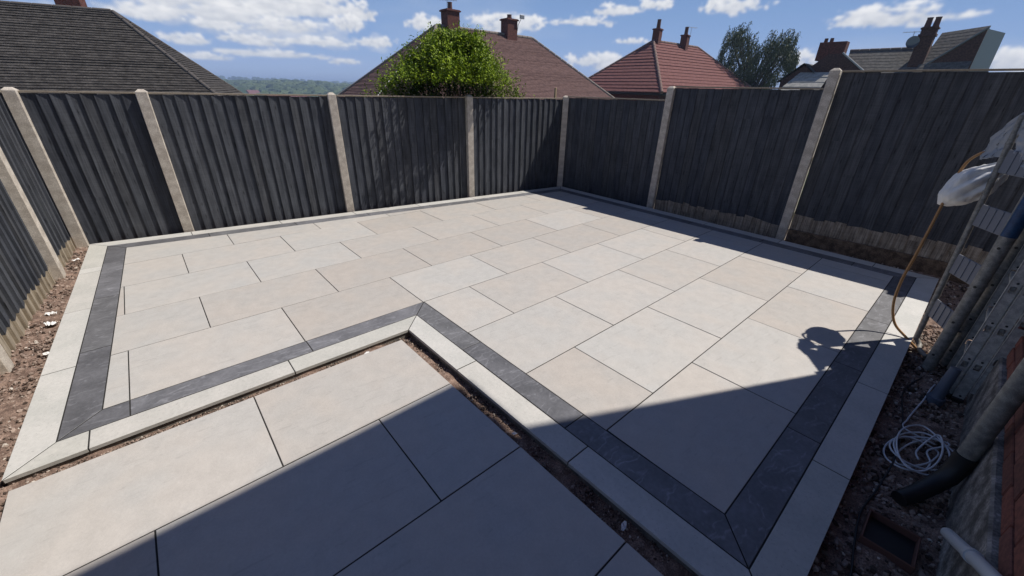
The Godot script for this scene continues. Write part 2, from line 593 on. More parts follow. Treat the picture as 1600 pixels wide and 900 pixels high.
	M.white_cable = plain(Color(0.62, 0.62, 0.64), 0.4)
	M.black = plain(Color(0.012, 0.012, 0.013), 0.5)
	M.grey_pipe = triplanar(std(Color.WHITE, mottle(256, Color(0.42, 0.41, 0.39), Color(0.55, 0.54, 0.51), 0.03, 0.25, 0.35, 216), 0.6), 3.0)
	M.white_pipe = plain(Color(0.50, 0.51, 0.52), 0.45)
	M.clay = plain(Color(0.13, 0.06, 0.045), 0.8)
	M.scrap = plain(Color(0.75, 0.75, 0.74), 0.7)
	M.bag = plain(Color(0.62, 0.63, 0.64), 0.55)
	M.bag.backlight_enabled = true
	M.bag.backlight = Color(0.25, 0.25, 0.25)
	M.sheet = plain(Color(0.26, 0.28, 0.31), 0.35)
	M.sheet.backlight_enabled = true
	M.sheet.backlight = Color(0.2, 0.2, 0.22)
	M.leaf = plain(Color(1, 1, 1), 0.5, 0.0, 0.3)
	M.leaf.vertex_color_use_as_albedo = true
	M.leaf.backlight_enabled = true
	M.leaf.backlight = Color(0.30, 0.38, 0.07)
	M.willow = plain(Color(1, 1, 1), 0.6)
	M.willow.vertex_color_use_as_albedo = true
	M.willow.backlight_enabled = true
	M.willow.backlight = Color(0.12, 0.15, 0.07)
	M.bark = plain(Color(0.075, 0.06, 0.045), 0.95)
	M.stake = plain(Color(0.40, 0.30, 0.19), 0.9)
	M.grass = triplanar(std(Color.WHITE, mottle(512, Color(0.22, 0.30, 0.14), Color(0.36, 0.40, 0.22), 0.02, 0.12, 0.4, 221), 1.0), 0.02)
	M.far_tree = plain(Color(1, 1, 1), 1.0)
	M.far_tree.vertex_color_use_as_albedo = true

# ------------------------------------------------------------------ land
func land_height(r: float, az: float) -> float:
	var y := -4.6
	if r < 9.0:
		y = -0.40
	elif r < 14.0:
		y = lerpf(-0.40, -4.6, (r - 9.0) / 5.0)
	if r > 60.0:
		y = lerpf(-4.6, -14.0, smoothstep(60.0, 260.0, r))
	var bump := sin(az * 7.0 + 1.0) * 0.5 + sin(az * 17.0 + 2.2) * 0.3 + sin(az * 31.0) * 0.2
	y += smoothstep(300.0, 620.0, r) * (10.0 + 3.0 * bump) * (1.0 - smoothstep(620.0, 900.0, r) * 0.6)
	y += smoothstep(900.0, 1500.0, r) * (15.0 + 4.0 * sin(az * 5.0 + 0.6) + 2.0 * sin(az * 13.0))
	return y

func land() -> void:
	var mb := MB.new()
	var radii := [0.0, 5.0, 9.0, 11.5, 14.0, 30.0, 60.0, 100.0, 160.0, 260.0, 340.0, 420.0, 500.0, 560.0, 620.0, 700.0, 900.0, 1050.0, 1200.0, 1350.0, 1500.0, 2000.0]
	var na := 240
	for i in radii.size() - 1:
		for k in na:
			var p := []
			for q in [[i, k], [i, k + 1], [i + 1, k + 1], [i + 1, k]]:
				var r: float = radii[q[0]]
				var az: float = TAU * q[1] / na
				p.append(Vector3(1.0 + r * sin(az), land_height(r, az), -r * cos(az)))
			if i == 0:
				p.remove_at(0)
			var uv := []
			for w in p:
				uv.append(Vector2(w.x, w.z) * 0.05)
			mb.face(p, uv, Vector3(0, -5000, 0))
	var g := thing("ground", "", "", Vector3.ZERO, "", "structure")
	part(g, "terrain", mb, M.grass)
	# soil of the garden, rough, lowest by the house and the shaded fence
	var so := MB.new()
	var f := FastNoiseLite.new()
	f.seed = 4
	f.frequency = 4.0
	f.fractal_octaves = 4
	var st := 0.05
	var nx := int(8.0 / st)
	var nz := int(7.2 / st)
	var hgt := []
	for j in nz + 1:
		var row := []
		for i in nx + 1:
			var x := -3.0 + i * st
			var z := -3.9 + j * st
			row.append(soil_y(x, z) + f.get_noise_2d(x, z) * 0.028)
		hgt.append(row)
	for j in nz:
		for i in nx:
			var x := -3.0 + i * st
			var z := -3.9 + j * st
			var a := Vector3(x, hgt[j][i], z)
			var b := Vector3(x + st, hgt[j][i + 1], z)
			var c := Vector3(x + st, hgt[j + 1][i + 1], z + st)
			var d := Vector3(x, hgt[j + 1][i], z + st)
			var u := [Vector2(a.x, a.z), Vector2(b.x, b.z), Vector2(c.x, c.z)]
			so.face([a, b, c], u, Vector3(x, -99, z))
			so.face([a, c, d], [u[0], u[2], Vector2(d.x, d.z)], Vector3(x, -99, z))
	so.cbox(Vector3(4.0, -0.16, 6.2), Vector3(2.2, 0.2, 5.8))
	var s := thing("soil", "", "", Vector3.ZERO, "", "structure")
	part(s, "earth", so, M.soil)
	pebbles()

func soil_y(x: float, z: float) -> float:
	if z > 2.6 and x > -0.3:
		return -0.075
	if x > 4.1:
		return -0.065
	if x < -2.0:
		return -0.045
	if x > -0.4 and z > 0.2:
		return -0.055
	return -0.048

func pebbles() -> void:
	var variants := []
	for k in 3:
		var mb := MB.new()
		var base := SphereMesh.new()
		base.radial_segments = 6
		base.rings = 3
		base.radius = 0.5
		base.height = 1.0
		var ar := base.get_mesh_arrays()
		var vs: PackedVector3Array = ar[Mesh.ARRAY_VERTEX]
		var ix: PackedInt32Array = ar[Mesh.ARRAY_INDEX]
		var ns := FastNoiseLite.new()
		ns.seed = 50 + k
		ns.frequency = 1.3
		for t in range(0, ix.size(), 3):
			var p := []
			for q in 3:
				var w := vs[ix[t + q]]
				p.append(w * (1.0 + ns.get_noise_3dv(w * 2.0) * 0.9))
			mb.face(p, [Vector2.ZERO, Vector2.ZERO, Vector2.ZERO], Vector3.ZERO)
		var mesh := ArrayMesh.new()
		mb.add_to(mesh, M.stone)
		variants.append(mesh)
	var r := RandomNumberGenerator.new()
	r.seed = 8
	# strips: x0, x1, z0, z1, count, smallest, largest
	var strips := [[-2.42, -2.03, -3.4, 1.2, 5200, 0.006, 0.026], [-2.15, -0.30, 0.30, 0.39, 3000, 0.004, 0.013], [-0.36, -0.22, 0.30, 2.7, 3200, 0.004, 0.014],
		[-0.2, 2.9, 2.72, 3.06, 4200, 0.006, 0.030], [4.18, 4.46, -2.4, 3.2, 2600, 0.005, 0.022], [2.4, 4.4, 2.70, 3.6, 3000, 0.006, 0.03], [-2.1, 4.2, -3.5, -2.3, 2600, 0.004, 0.016], [-2.6, -2.16, 0.3, 2.6, 1800, 0.005, 0.02]]
	for k in 3:
		var xf := []
		var cols := []
		for s in strips:
			for i in int(s[4]) / 3:
				var x := r.randf_range(s[0], s[1])
				var z := r.randf_range(s[2], s[3])
				if absf(x - 0.53) < 0.105 and absf(z - 2.897) < 0.10:
					x += 0.3
				var sz: float = s[5] + (s[6] - s[5]) * pow(r.randf(), 3.0)
				var y := soil_y(x, z) + 0.001
				var b := Basis.from_euler(Vector3(r.randf() * TAU, r.randf() * TAU, r.randf() * TAU)) * Basis.from_scale(Vector3(sz * r.randf_range(0.7, 1.4), sz * r.randf_range(0.5, 0.9), sz * r.randf_range(0.7, 1.3)))
				xf.append(Transform3D(b, Vector3(x, y + sz * 0.2, z)))
				var t := r.randf()
				var c := Color(0.17, 0.12, 0.095).lerp(Color(0.40, 0.315, 0.265), r.randf())
				if t > 0.955:
					c = Color(0.55, 0.50, 0.44)
				elif t < 0.25:
					c = Color(0.06, 0.042, 0.033)
				cols.append(c)
		var mm := MultiMesh.new()
		mm.transform_format = MultiMesh.TRANSFORM_3D
		mm.use_colors = true
		mm.mesh = variants[k]
		mm.instance_count = xf.size()
		for i in xf.size():
			mm.set_instance_transform(i, xf[i])
			mm.set_instance_color(i, cols[i])
		var mi := MultiMeshInstance3D.new()
		mi.multimesh = mm
		mi.name = numbered("gravel")
		add_child(mi)
		mi.set_meta("kind", "stuff")
		mi.set_meta("label", "loose brown gravel and clods strewn over the bare soil strips")
		mi.set_meta("category", "gravel")

# ------------------------------------------------------------------ paving
func clip(poly: PackedVector2Array, a: Vector2, b: Vector2) -> PackedVector2Array:
	# keeps what lies to the left of a -> b seen with x right, z down (cross < 0)
	var out := PackedVector2Array()
	for i in poly.size():
		var p := poly[i]
		var q := poly[(i + 1) % poly.size()]
		var dp := (b - a).cross(p - a)
		var dq := (b - a).cross(q - a)
		if dp >= 0.0:
			out.append(p)
		if (dp >= 0.0) != (dq >= 0.0):
			out.append(p + (q - p) * (dp / (dp - dq)))
	return out

func slab(parent: Node3D, called: String, poly: PackedVector2Array, mat: Material, y := 0.0, us := 0.45) -> void:
	var area := 0.0
	for i in poly.size():
		area += poly[i].cross(poly[(i + 1) % poly.size()])
	if absf(area) < 0.004 or poly.size() < 3:
		return
	var clean := PackedVector2Array()
	for i in poly.size():
		if poly[i].distance_to(poly[(i + 1) % poly.size()]) > 0.004:
			clean.append(poly[i])
	if clean.size() < 3:
		return
	var p := MB.inset(clean, 0.0031)
	var mb := MB.new()
	mb.prism(p, y - 0.02, y + rng.randf_range(-0.0006, 0.0006), 0.0010, Vector2(rng.randf(), rng.randf()), us, PI * float(rng.randi() % 2), Color.WHITE, Vector2(rng.randf_range(-0.0008, 0.0008), rng.randf_range(-0.0008, 0.0008)))
	part(parent, called, mb, mat)

func paving() -> void:
	var O := PackedVector2Array([Vector2(-2.05, -3.325), Vector2(4.243, -2.356), Vector2(4.20, 2.719), Vector2(-0.226, 2.719), Vector2(-0.256, 0.304), Vector2(-2.198, 0.300)])
	var Mi := MB.inset(O, 0.1525)
	var In := MB.inset(O, 0.305)
	var pat := thing("patio", "", "", Vector3.ZERO, "", "structure")
	# field slabs: rows of 600 mm, joints every 900 mm
	var off := [-1.79, -1.338, -1.783, -1.327, -1.770, 0.4975, 0.959, 0.5125, 0.977]
	for r in 9:
		var z0 := (r - 5) * 0.604
		var z1 := z0 + 0.604
		for k in range(-3, 8):
			var x0: float = off[r] + k * 0.904
			var x1 := x0 + 0.904
			var p := PackedVector2Array([Vector2(x0, z0), Vector2(x1, z0), Vector2(x1, z1), Vector2(x0, z1)])
			p = clip(p, In[0], In[1])
			if p.size() >= 3:
				p = clip(p, In[1], In[2])
			if r < 5:
				if p.size() >= 3:
					p = clip(p, In[5], In[0])
				if p.size() >= 3:
					p = clip(p, In[4], In[5])
			else:
				if p.size() >= 3:
					p = clip(p, In[3], In[4])
				if p.size() >= 3:
					p = clip(p, In[2], In[3])
			if p.size() >= 3:
				slab(pat, "paving_slab", p, M.slabs[rng.randi() % 6])
	# borders: joints cut square across each side (coordinate 0 = x, 1 = z)
	var light := [[0, [-1.189, -0.289, 0.600, 1.500, 2.405, 3.300]], [1, [-1.39, -0.490, 0.414, 1.320, 2.222]], [0, [0.687, 1.590, 2.488, 3.408]], [1, [0.907, 1.816]], [0, [-1.923, -1.014]], [1, [-2.495, -2.362, -1.490, -0.590]]]
	var dark := [[0, [-1.043, -0.157, 0.727, 1.628, 2.530, 3.430]], [1, [-1.54, -0.640, 0.264, 1.170, 2.070]], [0, [0.833, 1.738, 2.641, 3.543]], [1, [0.754, 1.663]], [0, [-1.770, -0.862]], [1, [-2.56, -1.656, -0.753]]]
	for i in 6:
		border(pat, "border_slab", O[i], O[(i + 1) % 6], Mi[(i + 1) % 6], Mi[i], light[i], M.edge, 0.6)
		border(pat, "dark_border_slab", Mi[i], Mi[(i + 1) % 6], In[(i + 1) % 6], In[i], dark[i], M.slate, 0.7)
	# jointing and bed under all of it, in two convex pieces
	var Bo := MB.inset(O, 0.006)
	var corner := Vector2(4.22, 0.30)
	var pieces := [PackedVector2Array([Bo[0], Bo[1], Vector2(4.2145, 0.2985), Bo[4], Bo[5]]), PackedVector2Array([Bo[4], Vector2(4.2145, 0.2985), Bo[2], Bo[3]])]
	for p in pieces:
		var j := MB.new()
		j.prism(p, -0.0195, -0.0016, 0.0, Vector2.ZERO, 1.0, 0.0)
		part(pat, "jointing", j, M.joint)
		var b := MB.new()
		b.prism(MB.inset(p, 0.004), -0.12, -0.0205, 0.0, Vector2.ZERO, 1.0, 0.0)
		part(pat, "mortar_bed", b, M.bed)
	# second paved area, between the channel and the house
	var low := thing("house_terrace", "", "", Vector3.ZERO, "", "structure")
	var zs := [0.386, 0.991, 1.603, 2.212, 2.817, 3.03]
	var js := [[-2.166, -1.2525], [-2.166, -1.709, -0.794], [-2.166, -1.243], [-2.166, -1.709, -0.794], [-2.166, -1.243]]
	for r in 5:
		for k in js[r].size():
			var a: float = js[r][k]
			var b: float = js[r][k + 1] if k + 1 < js[r].size() else 99.0
			var e0: float = -0.351 + 0.0085 * (zs[r] - 0.386)
			var e1: float = -0.351 + 0.0085 * (zs[r + 1] - 0.386)
			slab(low, "paving_slab", PackedVector2Array([Vector2(a, zs[r]), Vector2(minf(b, e0), zs[r]), Vector2(minf(b, e1), zs[r + 1]), Vector2(a, zs[r + 1])]), M.slabs[[0, 5, 3, 0, 2, 4, 0, 5][(r * 2 + k) % 8]])
	var lj := MB.new()
	lj.prism(PackedVector2Array([Vector2(-2.158, 0.394), Vector2(-0.358, 0.394), Vector2(-0.34, 3.02), Vector2(-2.158, 3.02)]), -0.0195, -0.0016, 0.0, Vector2.ZERO, 1.0, 0.0)
	part(low, "jointing", lj, M.joint)
	var lb := MB.new()
	lb.prism(PackedVector2Array([Vector2(-2.15, 0.40), Vector2(-0.365, 0.40), Vector2(-0.345, 3.015), Vector2(-2.15, 3.015)]), -0.12, -0.0205, 0.0, Vector2.ZERO, 1.0, 0.0)
	part(low, "mortar_bed", lb, M.bed)

func border(parent: Node3D, called: String, a0: Vector2, a1: Vector2, b1: Vector2, b0: Vector2, cuts: Array, mats: Array, us: float) -> void:
	var ax: int = cuts[0]
	var list: Array = cuts[1].duplicate()
	var rising := (a1 - a0)[ax] > 0.0
	list.sort()
	if not rising:
		list.reverse()
	var pa := a0
	var pb := b0
	for i in list.size() + 1:
		var qa := a1
		var qb := b1
		if i < list.size():
			var c: float = list[i]
			qa = a0 + (a1 - a0) * ((c - a0[ax]) / (a1 - a0)[ax])
			qb = b0 + (b1 - b0) * ((c - b0[ax]) / (b1 - b0)[ax])
		slab(parent, called, PackedVector2Array([pa, qa, qb, pb]), mats[rng.randi() % mats.size()], 0.0, us)
		pa = qa
		pb = qb

# ------------------------------------------------------------------ own house behind the camera
func own_house() -> void:
	var h := thing("brick_house", "red brick house wall with grey rendered plinth at the right edge", "house", Vector3(-1.5, 0, 3.09))
	var o := Vector3(1.5, 0, -3.09)
	var w := MB.new()
	w.cbox(o + Vector3(-1.565, 2.47, 6.585), Vector3(8.87, 5.54, 7.0))
	part(h, "wall", w, M.mortar)
	var up := MB.new()
	up.cbox(o + Vector3(-1.565, 3.39, 3.083), Vector3(8.86, 3.70, 0.02))
	up.cbox(o + Vector3(-3.25, 0.92, 3.083), Vector3(5.49, 1.23, 0.02))
	part(h, "brickwork", up, M.brick[0])
	var pl := MB.new()
	pl.cbox(o + Vector3(-1.565, 0.10, 3.07), Vector3(8.87, 0.40, 0.045), 0.008)
	part(h, "plinth", pl, M.render_grey)
	var meshes := []
	for k in 3:
		var b := MB.new()
		b.cbox(Vector3.ZERO, Vector3(0.215, 0.065, 0.03), 0.004)
		var me := ArrayMesh.new()
		b.add_to(me, M.brick[k])
		meshes.append(me)
	var half := MB.new()
	half.cbox(Vector3.ZERO, Vector3(0.1025, 0.065, 0.03), 0.004)
	var hme := ArrayMesh.new()
	half.add_to(hme, M.brick[0])
	for c in 16:
		var y := 0.342 + c * 0.075
		var xs := 2.7625 if c % 2 == 0 else 2.65
		if c % 2 == 1:
			var mi := MeshInstance3D.new()
			mi.mesh = hme
			mi.name = "brick"
			h.add_child(mi, true)
			mi.position = o + Vector3(2.81875, y, 3.083)
		var x := xs
		if c % 2 == 1:
			x = 2.65
		while x > -0.4:
			var mi := MeshInstance3D.new()
			mi.mesh = meshes[rng.randi() % 3]
			mi.name = "brick"
			h.add_child(mi, true)
			mi.position = o + Vector3(x, y, 3.083 + rng.randf_range(-0.002, 0.002))
			mi.rotation.z = rng.randf_range(-0.006, 0.006)
			x -= 0.225
	# roof with an overhanging eave
	var rf := MB.new()
	var ins := o + Vector3(-1.5, 6.0, 6.5)
	var x0 := -6.05
	var x1 := 2.90
	var prof := [Vector2(2.60, 5.24), Vector2(2.60, 5.32), Vector2(6.6, 8.1), Vector2(10.6, 5.32), Vector2(10.6, 5.24)]
	for i in 5:
		var a: Vector2 = prof[i]
		var b: Vector2 = prof[(i + 1) % 5]
		rf.face([o + Vector3(x0, a.y, a.x), o + Vector3(x1, a.y, a.x), o + Vector3(x1, b.y, b.x), o + Vector3(x0, b.y, b.x)], [Vector2(x0, 0), Vector2(x1, 0), Vector2(x1, 4), Vector2(x0, 4)], ins)
	for xx in [x0, x1]:
		var p := []
		var uv := []
		for q in prof:
			p.append(o + Vector3(xx, q.y, q.x))
			uv.append(q)
		rf.face(p, uv, ins)
	part(h, "roof", rf, M.roof_a)

# ------------------------------------------------------------------ fences
func board(s0: float, s1: float, ft: float, fn: float, bt: float, bn: float, yb: float, yt: float, split0: float, split1: float, uo: Vector2, top: Material, low: Material) -> ArrayMesh:
	# thick edge at s0 (front ft, back bt), thin edge at s1 (front fn, back bn); below the split line the stain stops
	var mesh := ArrayMesh.new()
	var secs := []
	if split0 > yb + 0.005:
		secs = [[yb, yb, split0, split1, low], [split0, split1, yt, yt, top]]
	else:
		secs = [[yb, yb, yt, yt, top]]
	for sc in secs:
		var mb := MB.new()
		var a0: float = sc[0]
		var a1: float = sc[1]
		var b0: float = sc[2]
		var b1: float = sc[3]
		var ins := Vector3((s0 + s1) * 0.5, (a0 + b0) * 0.5, (ft + bt + fn + bn) * 0.25)
		var P := func(s: float, y: float, d: float) -> Vector3: return Vector3(s, y, d)
		var u0 := uo + Vector2(0, a0)
		mb.face([P.call(s0, a0, ft), P.call(s1, a1, fn), P.call(s1, b1, fn), P.call(s0, b0, ft)], [u0, uo + Vector2(s1 - s0, a1), uo + Vector2(s1 - s0, b1), uo + Vector2(0, b0)], ins)
		mb.face([P.call(s0, a0, bt), P.call(s1, a1, bn), P.call(s1, b1, bn), P.call(s0, b0, bt)], [u0, uo + Vector2(s1 - s0, a1), uo + Vector2(s1 - s0, b1), uo + Vector2(0, b0)], ins)
		mb.face([P.call(s0, a0, ft), P.call(s0, a0, bt), P.call(s0, b0, bt), P.call(s0, b0, ft)], [u0, u0 + Vector2(0.02, 0), uo + Vector2(0.02, b0), uo + Vector2(0, b0)], ins)
		mb.face([P.call(s1, a1, fn), P.call(s1, a1, bn), P.call(s1, b1, bn), P.call(s1, b1, fn)], [u0, u0 + Vector2(0.02, 0), uo + Vector2(0.02, b1), uo + Vector2(0, b1)], ins)
		mb.face([P.call(s0, b0, ft), P.call(s1, b1, fn), P.call(s1, b1, bn), P.call(s0, b0, bt)], [u0, u0 + Vector2(0.1, 0), u0 + Vector2(0.1, 0.02), u0 + Vector2(0, 0.02)], ins)
		mb.face([P.call(s0, a0, ft), P.call(s1, a1, fn), P.call(s1, a1, bn), P.call(s0, a0, bt)], [u0, u0 + Vector2(0.1, 0), u0 + Vector2(0.1, 0.02), u0 + Vector2(0, 0.02)], ins)
		mb.add_to(mesh, sc[4])
	return mesh

func panel(label: String, group: String, p0: Vector3, p1: Vector3, ybot: float, ytop: float, count: int, thick_first: bool, woods: Array, bare: float, low: Material) -> Node3D:
	var dir := (p1 - p0)
	dir.y = 0.0
	var L := dir.length()
	dir /= L
	var t := thing("fence_panel", label, "fence panel", p0, group)
	t.basis = Basis(dir, Vector3.UP, dir.cross(Vector3.UP))
	var s0 := 0.052
	var span := L - 2.0 * s0
	var pitch := span / count
	for i in count:
		var a := s0 + i * pitch + rng.randf_range(-0.008, 0.008)
		var b := minf(a + pitch + 0.020, L - s0)
		if i == 0:
			a = s0
		var step := rng.randf_range(-0.004, 0.003)
		var sp0 := -9.0
		var sp1 := -9.0
		if bare > 0.0:
			sp0 = ybot + bare + rng.randf_range(-0.022, 0.018)
			sp1 = sp0 + rng.randf_range(-0.018, 0.018)
		var yt := ytop - 0.004 + rng.randf_range(-0.008, 0.003)
		var me: ArrayMesh
		if thick_first:
			me = board(a, b, -0.040 + step, -0.0625, -0.060, -0.068, ybot, yt, sp0, sp1, Vector2(rng.randf() * 4.0, rng.randf() * 4.0), woods[rng.randi() % woods.size()], low)
		else:
			me = board(minf(a + pitch, L - s0), maxf(a - 0.026, s0), -0.051 + step * 0.5, -0.0625, -0.060, -0.068, ybot, yt, sp0, sp1, Vector2(rng.randf() * 4.0, rng.randf() * 4.0), woods[rng.randi() % woods.size()], low)
		var mi := MeshInstance3D.new()
		mi.mesh = me
		mi.name = "board"
		t.add_child(mi, true)
	var cap := MB.new()
	cap.cbox(Vector3(L * 0.5, ytop + 0.007, -0.062), Vector3(span, 0.016, 0.046), 0.002)
	part(t, "capping", cap, M.capping)
	for y in [ybot + 0.22, (ybot + ytop) * 0.5, ytop - 0.2]:
		var rl := MB.new()
		rl.cbox(Vector3(L * 0.5, y, -0.085), Vector3(span, 0.075, 0.034), 0.003)
		part(t, "rail", rl, woods[0])
	return t

func post(label: String, front: Vector3, n: Vector3, ytop: float, w := 0.096) -> void:
	var t := thing("concrete_post", label, "fence post", Vector3(front.x, -0.25, front.z) - n * w * 0.5, "concrete fence posts")
	t.basis = Basis(Vector3.UP.cross(n).normalized(), Vector3.UP, n)
	t.rotate_object_local(Vector3(0, 0, 1), rng.randf_range(-0.006, 0.006))
	var mb := MB.new()
	var hh := ytop - 0.022 + 0.25
	mb.cbox(Vector3(0, hh * 0.5, 0), Vector3(w, hh, w), 0.004)
	part(t, "shaft", mb, M.concrete)
	var cp := MB.new()
	var a := w * 0.5 - 0.004
	var ins := Vector3(0, hh, 0)
	var base := [Vector3(-a, hh + 0.0005, -a), Vector3(a, hh + 0.0005, -a), Vector3(a, hh + 0.0005, a), Vector3(-a, hh + 0.0005, a)]
	var k := 0.02
	var topv := [Vector3(-k, hh + 0.022, -k), Vector3(k, hh + 0.022, -k), Vector3(k, hh + 0.022, k), Vector3(-k, hh + 0.022, k)]
	for i in 4:
		var j := (i + 1) % 4
		cp.face([base[i], base[j], topv[j], topv[i]], [Vector2.ZERO, Vector2.RIGHT * 0.1, Vector2.ONE * 0.1, Vector2.ZERO], ins)
	cp.face(topv, [Vector2.ZERO, Vector2.RIGHT * 0.1, Vector2.ONE * 0.1, Vector2.ZERO], ins)
	part(t, "weathered_top", cp, M.concrete)

func rear_line(x: float) -> Vector3:
	return Vector3(x, 0, -3.235 + 0.15 * (x + 1.205))

func right_line(z: float) -> Vector3:
	return Vector3(4.255 + 0.042 * (z + 2.339), 0, z)

func left_line(z: float) -> Vector3:
	return Vector3(-2.32 - 0.0817 * (z + 0.87), 0, z)

func fences() -> void:
	var nr := Vector3(-0.15, 0, 1).normalized()
	var rx := [-2.115, -1.205, 0.603, 2.476, 4.36]
	var rl := ["short sunlit charcoal fence panel at the far left corner of the patio", "wide sunlit charcoal fence panel under the dark hipped roof and the distant hills", "charcoal fence panel dappled with leaf shadow below the left half of the green bush", "charcoal fence panel crossed by a slanting shadow beside the far corner"]
	for i in 4:
		panel(rl[i], "sunlit rear fence panels", rear_line(rx[i]), rear_line(rx[i + 1]), -0.08, 1.445, 8 if i == 0 else 16, true, M.wood, 0.0, M.bare)
	var pl := ["concrete post at the left corner where two sunlit fences meet", "concrete post left of the widest rear fence panel, under the dark roof", "concrete post in front of the distant wooded hills", "concrete post right below the green bush"]
	for i in 4:
		post(pl[i], rear_line(rx[i]), nr, 1.487)
	post("concrete post in the far corner between the sunlit and the shaded fence", Vector3(4.262, 0, -2.400), Vector3(-0.65, 0, 0.76).normalized(), 1.498)
	# shaded fence on the right
	var nrr := Vector3(-1, 0, 0.042).normalized()
	var rz := [-2.50, -0.575, 1.245, 3.06, 4.9]
	var tops := [1.475, 1.645, 1.812, 1.86]
	var rrl := ["lowest shaded black fence panel next to the far corner", "middle shaded black fence panel below the red tiled roof and willow tree", "tallest shaded black fence panel, behind the ladders and plastic bag", "shaded black fence panel beside the house, mostly behind the ladders"]
	for i in 4:
		var p := panel(rrl[i], "shaded right fence panels", right_line(rz[i]), right_line(rz[i + 1]), [-0.09, -0.09, 0.055, 0.055][i], tops[i], 16, false, M.wood, [0.0, 0.215, 0.215, 0.215][i], M.bare_darker)
		if i >= 2:
			var gb := MB.new()
			var L := right_line(rz[i]).distance_to(right_line(rz[i + 1]))
			gb.cbox(Vector3(L * 0.5, 0.0, -0.028), Vector3(L - 0.11, 0.19, 0.03), 0.004)
			part(p, "gravel_board", gb, M.gravel_board)
	var prl := ["concrete post between the lowest and the middle shaded fence panels", "tall concrete post between the middle and the tallest shaded fence panels", "concrete post hidden behind the ladders by the house"]
	var pt := [1.660, 1.850, 1.95]
	for i in 3:
		post(prl[i], right_line(rz[i + 1]), nrr, pt[i])
	# sunlit fence on the left
	var nl := Vector3(1, 0, 0.0817).normalized()
	var lz := [0.93, -0.885, -2.50, -3.56]
	var ll := ["charcoal fence panel nearest the camera at the left edge", "charcoal fence panel with bare pale board ends along the left soil strip", "narrow charcoal fence panel next to the left corner post"]
	for i in 3:
		panel(ll[i], "sunlit left fence panels", left_line(lz[i]), left_line(lz[i + 1]), -0.08, 1.445, [16, 14, 8][i], true, M.wood, 0.17, M.bare)
	var lpl := ["concrete post of the left fence, nearest the camera, out of frame at the top", "concrete post with its foot in the left soil strip at the frame edge", "concrete post second from the left corner, cut by the left frame edge"]
	for i in 3:
		post(lpl[i], left_line(lz[i]), nl, 1.49)

# ------------------------------------------------------------------ neighbouring houses
# one roof plane laid in courses, each stepping over the one below it
func courses(mb: MB, e0: Vector3, e1: Vector3, r0: Vector3, r1: Vector3, gauge: float, step: float, inside: Vector3) -> void:
	var slope := ((r0 + r1) * 0.5 - (e0 + e1) * 0.5)
	var n := maxi(1, int(slope.length() / gauge))
	var nr := (e1 - e0).cross(r0 - e0).normalized()
	if nr.dot((e0 + r1) * 0.5 - inside) < 0.0:
		nr = -nr
	for i in n:
		var t0 := float(i) / n
		var t1 := float(i + 1) / n
		var sa := step * rng.randf_range(0.7, 1.25)
		var sb := step * rng.randf_range(0.7, 1.25)
		var a := e0.lerp(r0, t0) + nr * sa
		var b := e1.lerp(r1, t0) + nr * sb
		var c := e1.lerp(r1, t1) + nr * step * 0.15
		var d := e0.lerp(r0, t1) + nr * step * 0.15
		var w := a.distance_to(b)
		var uo := Vector2(rng.randf() * 9.0, rng.randf() * 9.0)
		mb.face([a, b, c, d], [uo, uo + Vector2(w, 0), uo + Vector2(w, gauge), uo + Vector2(0, gauge)], inside)
		mb.face([a, b, b - nr * step * 1.3, a - nr * step * 1.3], [uo, uo + Vector2(w, 0), uo + Vector2(w, 0.02), uo + Vector2(0, 0.02)], inside + (e0 + e1) * 0.0 + (r0 - e0))

func capline(mb: MB, a: Vector3, b: Vector3, r: float) -> void:
	var n := maxi(2, int(a.distance_to(b) / 0.45))
	for i in n:
		var p := a.lerp(b, float(i) / n)
		var q := a.lerp(b, (i + 0.94) / n)
		mb.tube([p, q], [r, r * 0.96], 8)

func chimney(parent: Node3D, at: Vector3, yb: float, yt: float, w: float, pots: Array, turn: float, mat: Material) -> Node3D:
	var b := Basis(Vector3.UP, turn)
	var st := MB.new()
	st.cbox(Vector3(at.x, (yb + yt) * 0.5, at.z), Vector3(w, yt - yb, w * 0.8), 0.01, b)
	var cc := part(parent, "chimney", st, mat)
	var cr := MB.new()
	cr.cbox(Vector3(at.x, yt + 0.035, at.z), Vector3(w * 1.16, 0.07, w * 0.96), 0.008, b)
	cr.cbox(Vector3(at.x, yt + 0.087, at.z), Vector3(w * 1.04, 0.03, w * 0.84), 0.008, b)
	part(cc, "crown", cr, mat)
	for p in pots:
		var pm := MB.new()
		var o := Vector3(at.x, yt + 0.10, at.z) + b * Vector3(p[0], 0, 0)
		pm.tube([o, o + Vector3.UP * 0.06, o + Vector3.UP * (p[1] - 0.05), o + Vector3.UP * p[1]], [p[2] * 1.15, p[2], p[2] * 0.9, p[2] * 1.05], 10)
		part(cc, "chimney_pot", pm, M.pot)
	return cc

func aerial(parent: Node3D, at: Vector3, h: float, len_: float, turn: float) -> void:
	var mb := MB.new()
	var d := Vector3(cos(turn), 0, sin(turn))
	var e := Vector3(-sin(turn), 0, cos(turn))
	mb.tube([at, at + Vector3.UP * h], [0.014, 0.014], 5)
	var t := at + Vector3.UP * (h - 0.03)
	mb.tube([t - d * len_ * 0.5, t + d * len_ * 0.5], [0.010, 0.010], 5)
	for k in 8:
		var c := t + d * len_ * (k / 7.0 - 0.5)
		mb.tube([c - e * 0.14 - Vector3.UP * 0.03, c + e * 0.14 + Vector3.UP * 0.03], [0.006, 0.006], 4)
	part(parent, "aerial", mb, M.metal)

